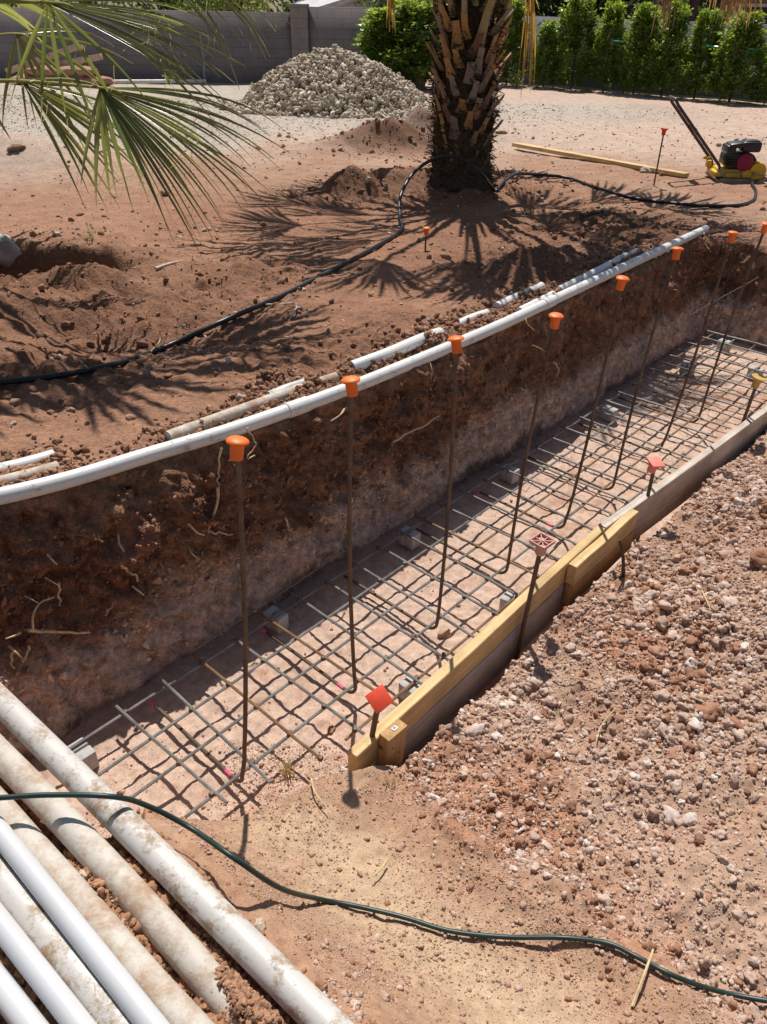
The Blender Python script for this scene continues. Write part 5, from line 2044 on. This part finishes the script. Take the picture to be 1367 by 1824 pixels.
add_frond(palm2, lp, hub=hubB + np.array([0, .01, 0]), e1=(.15, .1, -1), e2=(1, .1, .1), L=.62, nseg=6, a0=-.9, a1=.8, droop=.30, base=hubB + np.array([-.3, 0, .1]), pet_r=.006, seed=18, col=green, threads=.9, petcol=(.30, .32, .08), split=.25, wseg=.45)
hubC = pd(30, 60, yl + .6)
add_frond(palm2, lp, hub=hubC, e1=(.7, .2, -.55), e2=(.5, .7, .45), L=.62, nseg=11, a0=-1.5, a1=.9, droop=.5, base=c2 + np.array([.1, .1, .15]), pet_r=.013, seed=13, col=((.10, .12, .04), (.24, .24, .09)), threads=.9, petcol=(.36, .34, .12), split=.25, wseg=.6)
hubD = pd(238, -70, yl + .1)
add_frond(palm2, lp, hub=hubD, e1=(1, .1, -.12), e2=(.15, .8, .5), L=.78, nseg=20, a0=-.7, a1=.8, droop=.7, base=c2 + np.array([.1, -.1, .35]), pet_r=.015, seed=14, col=green, threads=1.0, petcol=(.24, .28, .08), split=.35, wseg=.8)
hubE = pd(-150, 120, yl - .35)
add_frond(palm2, lp, hub=hubE, e1=(.1, -.8, -.25), e2=(.8, .2, .1), L=.72, nseg=24, a0=-1.5, a1=.9, droop=.4, base=c2 + np.array([.1, -.15, .1]), pet_r=.016, seed=16, col=green, threads=.3)
hubF = pd(-330, 140, yl - .6)
add_frond(palm2, lp, hub=hubF, e1=(.2, -.9, -.1), e2=(.9, .2, 0), L=.8, nseg=26, a0=-1.5, a1=1.2, droop=.35, base=c2 + np.array([0, -.15, .1]), pet_r=.016, seed=17, col=green, threads=.3)
for i, (hx_, hy_, hz_, az_) in enumerate([(-1.9, 4.35, 2.2, -.6), (-1.35, 4.6, 2.4, -.3), (-1.0, 4.95, 2.3, .2), (-1.7, 4.9, 2.6, -1.2), (-2.3, 4.2, 2.0, -1.3)]):
    add_frond(palm2, lp, hub=(hx_, hy_, hz_), e1=(math.cos(az_), math.sin(az_), -.12), e2=(-math.sin(az_), math.cos(az_), 0), L=.9, nseg=22, a0=-.95, a1=.95, droop=.45, base=c2, pet_r=.016, seed=50 + i, col=green)
for i in range(7):
    a = 1.2 + i * .75
    el = math.radians(35 + 8 * i)
    hub = c2 + np.array([math.cos(a) * math.cos(el), math.sin(a) * math.cos(el), math.sin(el)]) * 1.05
    add_frond(palm2, lp, hub=hub, e1=(math.cos(a), math.sin(a), -.2), e2=(-math.sin(a), math.cos(a), 0), L=.85, nseg=28, a0=-1.7, a1=1.7, droop=.35, base=c2, pet_r=.016, seed=30 + i, col=green)

# ------------------------------------------------------------------ plate compactor
pcb = gp(1305, 320, hf)
comp = empty('plate_compactor', pcb, 'yellow plate compactor with a black engine and a tall brown handle', 'compactor')
comp.rotation_euler = (0, 0, math.radians(-3))
comp.scale = (.9, .9, .94)
mb = MB()
mb.prism([(-.27, .05), (-.24, .012), (-.20, .0), (.21, .0), (.27, .02), (.30, .06), (.29, .065), (.25, .035), (.20, .02), (-.19, .02), (-.235, .03), (-.262, .058)], -.2, .2)
mb.box((0, 0, .028), (.40, .38, .016), bev=.004)
mb.build('base_plate', M['dustypl'], comp)
mb = MB()
mb.box((-.02, 0, .085), (.40, .30, .075), bev=.012)
mb.box((-.235, -.02, .075), (.07, .3, .05), bev=.01)
mb.box((-.01, -.145, .07), (.30, .02, .05), bev=.006)
mb.build('frame', M['yellowpaint'], comp)
mb = MB()
mb.lathe([(.03, -.15), (.088, -.15), (.092, -.14), (.092, .14), (.088, .15), (.03, .15)], (.20, 0, .105), 28, Matrix.Rotation(math.pi / 2, 3, 'X'))
mb.build('exciter_housing', M['yellowpaint'], comp)
mb = MB()
mb.box((.0, .0, .20), (.24, .25, .15), bev=.02)
mb.box((-.12, .0, .30), (.10, .22, .09), bev=.02)
mb.box((-.07, -.02, .345), (.16, .2, .05), Matrix.Rotation(-.12, 3, 'Y'), bev=.02)
mb.lathe([(.0, -.06), (.05, -.06), (.05, .06), (.0, .06)], (-.15, -.06, .24), 14, Matrix.Rotation(math.pi / 2, 3, 'X'))
for k_ in range(5):
    mb.box((-.11, -.10, .16 + k_ * .018), (.1, .12, .006))
eng = mb.build('engine', M['engine'], comp)
mb = MB(); mb.box((.09, -.03, .335), (.20, .17, .10), bev=.022); mb.box((.09, -.03, .38), (.16, .13, .03), bev=.01)
mb.build('air_filter', M['engine'], eng)
mb = MB(); mb.lathe([(.0, .0), (.092, .0), (.092, .018), (.084, .030), (.06, .034), (.055, .030), (.03, .034), (.0, .036)], (.035, -.125, .19), 10, Matrix.Rotation(math.pi / 2, 3, 'X'))
mb.build('recoil_cover', M['engine_red'], eng)
mb = MB(); mb.box((-.16, -.02, .22), (.06, .14, .12), bev=.02); mb.build('muffler', M['steel'], eng)
mb = MB(); mb.prism([(.08, .13), (.25, .15), (.16, .25), (.10, .25)], -.02, .12); mb.build('belt_guard', M['darkpost'], comp)
mb = MB()
hx, hz = -.84, .76
for sy in (-.14, .14):
    mb.tube([(-.20, sy, .09), (-.23, sy, .16), (-.80, sy * .95, hz - .05), (hx + .01, sy * .85, hz - .005)], .0155, 10)
mb.tube([(hx + .012, -.125, hz - .008), (hx, -.10, hz), (hx, 0, hz), (hx, .10, hz), (hx + .012, .125, hz - .008)], .0155, 10)
hd_ = mb.build('handle', M['handle'], comp)
R_ = Matrix.Rotation(math.radians(-42), 3, 'Y')
mb = MB(); mb.box((-.525, 0, .462), (.01, .25, .12), R_, bev=.002); mb.build('cross_plate', M['steel'], hd_)
mb = MB()
for sy in (-.14, .14):
    mb.lathe([(.032, -.025), (.032, .025)], (-.205, sy, .10), 16, Matrix.Rotation(math.pi / 2, 3, 'X'))
mb.build('handle_mount', M['steel'], comp)
mb = MB()
mb.box((-.27, .10, .14), (.05, .08, .07), bev=.01)
mb.box((-.30, .12, .19), (.07, .05, .025), bev=.006)
mb.build('throttle_bracket', M['yellowpaint'], comp)
mb = MB()
ring = [(.12, -.19, .03), (.13, -.20, .075), (.16, -.20, .085), (.30, -.2, .085), (.32, -.19, .08), (.31, -.19, .035)]
mb.tube(spline(ring, 20), .006, 6)
mb.tube([(-.16, -.17, .04), (-.15, -.175, .1), (.02, -.175, .1), (.03, -.17, .04)], .008, 6)
mb.build('lifting_bar', M['steel'], comp)

# ------------------------------------------------------------------ small plants, roots, straw, wrappings
def weed(px, py, h, hgt, n, spread, col, lab, seed, leaf=.04):
    rng = np.random.default_rng(seed)
    p = gp(px, py, h)
    root = empty('weed', p, lab, 'weed')
    mb = MB()
    P, Nn = [], []
    for i in range(n):
        a = rng.uniform(0, 6.28); l_ = hgt * rng.uniform(.5, 1); sp_ = spread * rng.uniform(.2, 1)
        pts = [np.array([0, 0, -.01]), np.array([sp_ * .4 * math.cos(a), sp_ * .4 * math.sin(a), l_ * .6]), np.array([sp_ * math.cos(a), sp_ * math.sin(a), l_])]
        mb.tube(pts, [hgt * .012, hgt * .009, hgt * .004], 5, col=(1, 1, 1))
        for k in range(6):
            u = rng.uniform(.2, 1)
            P.append(pts[0] * (1 - u) + pts[2] * u + np.array([0, 0, (pts[1][2] - pts[2][2] / 2) * u * (1 - u)]) ); Nn.append([math.cos(a + rng.normal()), math.sin(a + rng.normal()), .3])
    mb.build('stem', simple_stem, root)
    V, Fs, C_ = leaf_cloud(np.array(P), np.array(Nn), rng.uniform(.6, 1.2, len(P)) * leaf, np.array(col) * rng.uniform(.7, 1.3, (len(P), 1)), rng, .4)
    link('leaves', np_mesh('leaves', V, Fs, C_), M['leaf'], root)


simple_stem = simple_mat('weed_stem', (.16, .2, .06), .7, .2, 30)
weed(302, 152, hf, .30, 9, .22, (.14, .24, .06), 'small leafy weed growing at the foot of the back wall', 401, .09)
weed(920, 158, hf, .38, 14, .34, (.22, .24, .08), 'loose pale weed at the foot of the hedge right of the palm trunk', 402, .07)
weed(165, 433, hf, .12, 5, .05, (.10, .18, .03), 'tiny green seedling on the bare ground below the frond', 403, .03)
weed(455, 165, hf, .18, 9, .2, (.22, .24, .06), 'yellowish weed at the left foot of the stone pile', 404, .07)


def grass_tuft(px, py, h, hgt, n, lab, seed, mat='straw'):
    rng = np.random.default_rng(seed)
    p = gp(px, py, h)
    mb = MB()
    for i in range(n):
        a = rng.uniform(0, 6.28); sp_ = hgt * rng.uniform(.2, .8); l_ = hgt * rng.uniform(.5, 1)
        b_ = np.array([rng.normal(0, hgt * .15), rng.normal(0, hgt * .15), -.005])
        mb.tube([b_, b_ + np.array([sp_ * .4 * math.cos(a), sp_ * .4 * math.sin(a), l_ * .7]), b_ + np.array([sp_ * math.cos(a), sp_ * math.sin(a), l_])], [.0014, .0011, .0005], 4)
    o = mb.build('grass_tuft', M[mat]); o.location = p
    tag(o, lab, 'dry grass', 'dry grass tufts')


grass_tuft(512, 1378, hn, .055, 46, 'dry straw coloured grass tuft at the lip of the sandy bank', 411)
grass_tuft(697, 1398, hn, .04, 12, 'small dry grass tuft at the foot of the wooden stake', 412)
grass_tuft(645, 1352, hn, .03, 14, 'thin dry grass by the rod of the red square cap', 413)
grass_tuft(180, 1806, hn, .05, 14, 'dry grass wisp between the pipes in the corner', 414)


def stick(pts, r, mat, lab, cat, name, group=None):
    mb = MB(); sp_ = spline(pts, 16)
    mb.tube(sp_, list(np.linspace(r, r * .6, len(sp_))), 6)
    return tag(mb.build(name, M[mat]), lab, cat, group)


a, b_, c_ = gp(1126, 1795, hn), gp(1146, 1740, hn), gp(1157, 1708, hn)
stick([a + [0, 0, .006], b_ + [0, 0, .022], c_ + [0, 0, .04]], .0038, 'straw', 'pale dry stalk lying on the rubble edge beside the green hose', 'stalk', 'straw_stalk')
t0 = gp(1112, 1030, hn); t1 = pd(1104, 962, t0[1])
stick([t0 - [0, 0, .03], (t0 + t1) / 2 + [.005, 0, 0], t1], .008, 'bark', 'short broken twig stuck upright in the rubble beside the splice board', 'twig', 'twig')
a, b_, c_ = gp(505, 548, hf), gp(530, 556, hf), gp(515, 577, hf)
stick([gp(470, 546, hf) + [0, 0, .01], a + [0, 0, .02], b_ + [0, 0, .04], c_ + [0, 0, .015]], .006, 'oldwood', 'curved strip of dry bark lying below the black hose', 'bark strip', 'bark_strip')
a, b_ = gp(278, 482, hf), gp(325, 468, hf)
stick([a + [0, 0, .012], (a + b_) / 2 + [0, 0, .016], b_ + [0, 0, .012]], .012, 'oldwood', 'bleached wood splinter lying on the dug up dirt', 'wood splinter', 'wood_splinter')
a, b_ = gp(1035, 392, hf), gp(1105, 383, hf)
stick([a + [0, 0, .03], (a + b_) / 2 + [0, 0, .04], b_ + [0, 0, .03]], .022, 'bark', 'dark weathered branch lying above the end of the rim pipe', 'branch', 'branch')
for i, (pp, lab) in enumerate([([(690, 1540), (680, 1555), (665, 1570)], 'pale straw on the sandy bank'), ([(555, 1395), (562, 1420), (585, 1450)], 'thin brown twig on the sandy bank below the grass tuft'),
                               ([(985, 1215), (1040, 1218), (1095, 1240)], 'long thin root lying across the rubble'), ([(1095, 1270), (1070, 1300), (1060, 1330)], 'forked root fibre on the rubble slope'),
                               ([(1270, 1270), (1240, 1255), (1200, 1240)], 'brown twig on the right part of the rubble'), ([(1248, 1060), (1256, 1078), (1262, 1092)], 'short straw standing in the upper rubble')]):
    stick([gp(x, y, hn) + np.array([0, 0, .022]) for x, y in pp], .0025, 'straw' if i in (0, 3, 5) else 'root', lab, 'twig', 'twig', 'twigs lying on the near bank')
for i, (pp, lab) in enumerate([([(270, 638), (285, 620), (288, 612)], 'curl of dry frond fibre crossing the black hose'), ([(140, 648), (152, 660), (160, 668)], 'dry fibre over the black hose at the left')]):
    stick([gp(x, y, hf) + np.array([0, 0, .03]) for x, y in pp], .004, 'straw', lab, 'fibre', 'dry_fibre', 'dry fibres over the hose')


# roots poking out of the cut face
def wall_pt(px, py, out=.06):
    """point just in front of the cut face seen at a pixel"""
    d = ray(px, py)
    k_ = 0
    best = None
    for t in np.arange(1.0, 9, .01):
        p = CAM + d * t
        s_, tt = ST(p[0], p[1])
        fr = np.interp(p[2], [ZF, -.08], [0, np.interp(s_, SRIM, TRIM)])
        if tt <= fr + out:
            return p
    return CAM + d * 3


roots = [([(331, 892), (335, 925), (348, 945), (362, 952)], .006, 'hanging forked root left of the first rod'), ([(386, 868), (384, 905), (372, 945), (379, 968)], .006, 'long hanging root beside the first rod'),
         ([(372, 948), (392, 950), (412, 952)], .004, 'short root crossing toward the first rod'), ([(50, 1125), (95, 1124), (160, 1129)], .006, 'pale straight root lying flat on the cut face'),
         ([(22, 1158), (20, 1172), (24, 1192)], .005, 'small crooked root low at the left of the cut'), ([(52, 1150), (46, 1170), (40, 1180)], .004, 'thin root tip beside the crooked root'),
         ([(58, 1128), (56, 1095), (80, 1072), (100, 1060)], .004, 'thin curved root rising from the pale straight root'), ([(215, 1005), (232, 1020), (248, 1034)], .006, 'stubby pale root in the middle of the left cut'),
         ([(168, 960), (178, 962), (186, 966)], .004, 'tiny root stub high in the left cut'), ([(105, 1040), (108, 1060), (106, 1080)], .004, 'vertical root above the pale straight root'),
         ([(510, 925), (516, 940), (522, 944)], .004, 'little pale root between first and second rod'), ([(700, 785), (740, 765), (780, 742)], .005, 'long fibrous root behind the second rod'),
         ([(985, 645), (995, 655), (992, 672)], .004, 'curled root beside the fourth rod'),
         ([(930, 690), (938, 700), (936, 712)], .003, 'short root left of the fourth rod'), ([(440, 760), (455, 790), (440, 815)], .003, 'fine root under the rim pipe near the first rod'),
         ([(395, 800), (388, 840), (392, 870)], .004, 'root dangling from the rim pipe above the forked root'), ([(1255, 415), (1258, 435), (1262, 445)], .006, 'muddy root below the open end of the rim pipe')]
for (pp, r_, lab) in roots:
    w_pts = spline([wall_pt(x, y, .06) for x, y in pp], 8)
    w_pts = [p_ + np.array([random.uniform(-.006, .006) for _ in range(3)]) for p_ in w_pts]
    stick(w_pts, r_, 'root', lab, 'root', 'root', 'roots poking out of the cut face')
rr_ = random.Random(77)
for i in range(16):
    x0 = rr_.uniform(5, 420) if i < 11 else rr_.uniform(450, 1000)
    y0 = 900 + (420 - x0) * .22 + rr_.uniform(0, 170) if i < 11 else 880 - (x0 - 420) * .52 + rr_.uniform(-60, 40)
    a_ = rr_.uniform(.3, 2.8); l_ = rr_.uniform(12, 34)
    stick([wall_pt(x0, y0, .05), wall_pt(x0 + math.cos(a_) * l_ * .5 + rr_.uniform(-5, 5), y0 + math.sin(a_) * l_ * .5, .075), wall_pt(x0 + math.cos(a_) * l_, y0 + math.sin(a_) * l_, .07)], rr_.uniform(.002, .0045), 'root', 'thin short root stub poking from the shaded cut face', 'root', 'root', 'small root stubs in the cut face')

# crumpled wrapping in the hole at the left
p = gp(8, 492, hf)
V_, F_ = ico(3, 911, .35)
V_ = V_ * np.array([.17, .10, .15])
V_ += (fbm(V_ * np.array([1, 1, .3]), 20, 3, 5) * .025)[:, None] * (V_ / .16)
o = link('wrapping', np_mesh('wrapping', V_, F_), M['wrap']); o.location = p + np.array([-.02, .05, .16])
o.rotation_euler = (.2, .5, .3)
tag(o, 'crumpled grey and white wrapping in the dark hole at the left edge', 'wrapping')

# pink marker flag at the pile
p = gp(482, 196, hf)
root = empty('marker_flag', p, 'small bright pink marker flag in front of the stone pile', 'marker flag')
mb = MB(); mb.tube([(0, 0, -.05), (0, 0, .16)], .006, 6); mb.build('wire', M['steel'], root)
mb = MB()
V, Fs = [], []
for i in range(6):
    u = i / 5
    for z_ in (.07, .19):
        V.append((.16 * u - .08, .02 * math.sin(u * 5), z_ - .05 * u))
for i in range(5):
    Fs.append((2 * i, 2 * i + 2, 2 * i + 3, 2 * i + 1))
mb.add(V, Fs); mb.build('flag', M['pinkpaint'], root)

# ------------------------------------------------------------------ light
w = bpy.data.worlds.new('World')
SC.world = w
w.use_nodes = True
nt = w.node_tree
sky = nt.nodes.new('ShaderNodeTexSky')
sky.sky_type = 'NISHITA'
sky.sun_disc = False
EL = math.radians(58.5)
shadow = np.array([.03, -1.0]); shadow /= np.linalg.norm(shadow)
sun_xy = -shadow                                    # the way to the sun
sky.sun_elevation = EL
sky.sun_rotation = math.atan2(sun_xy[0], sun_xy[1])
bg = nt.nodes['Background']
bg.inputs['Strength'].default_value = 0.06
nt.links.new(sky.outputs['Color'], bg.inputs['Color'])
sl = bpy.data.lights.new('sun', 'SUN')
sl.energy = 4.4
sl.angle = math.radians(.53)
sl.color = (1.0, .955, .90)
so = bpy.data.objects.new('sun', sl)
COL.objects.link(so)
tosun = Vector((sun_xy[0] * math.cos(EL), sun_xy[1] * math.cos(EL), math.sin(EL)))
so.rotation_mode = 'QUATERNION'
so.rotation_quaternion = Vector((0, 0, 1)).rotation_difference(tosun)
SC.view_settings.view_transform = 'Standard'
SC.view_settings.look = 'None'
SC.view_settings.exposure = 0.27
SC.view_settings.gamma = 1
SC.cycles.max_bounces = 6
SC.cycles.use_denoising = True
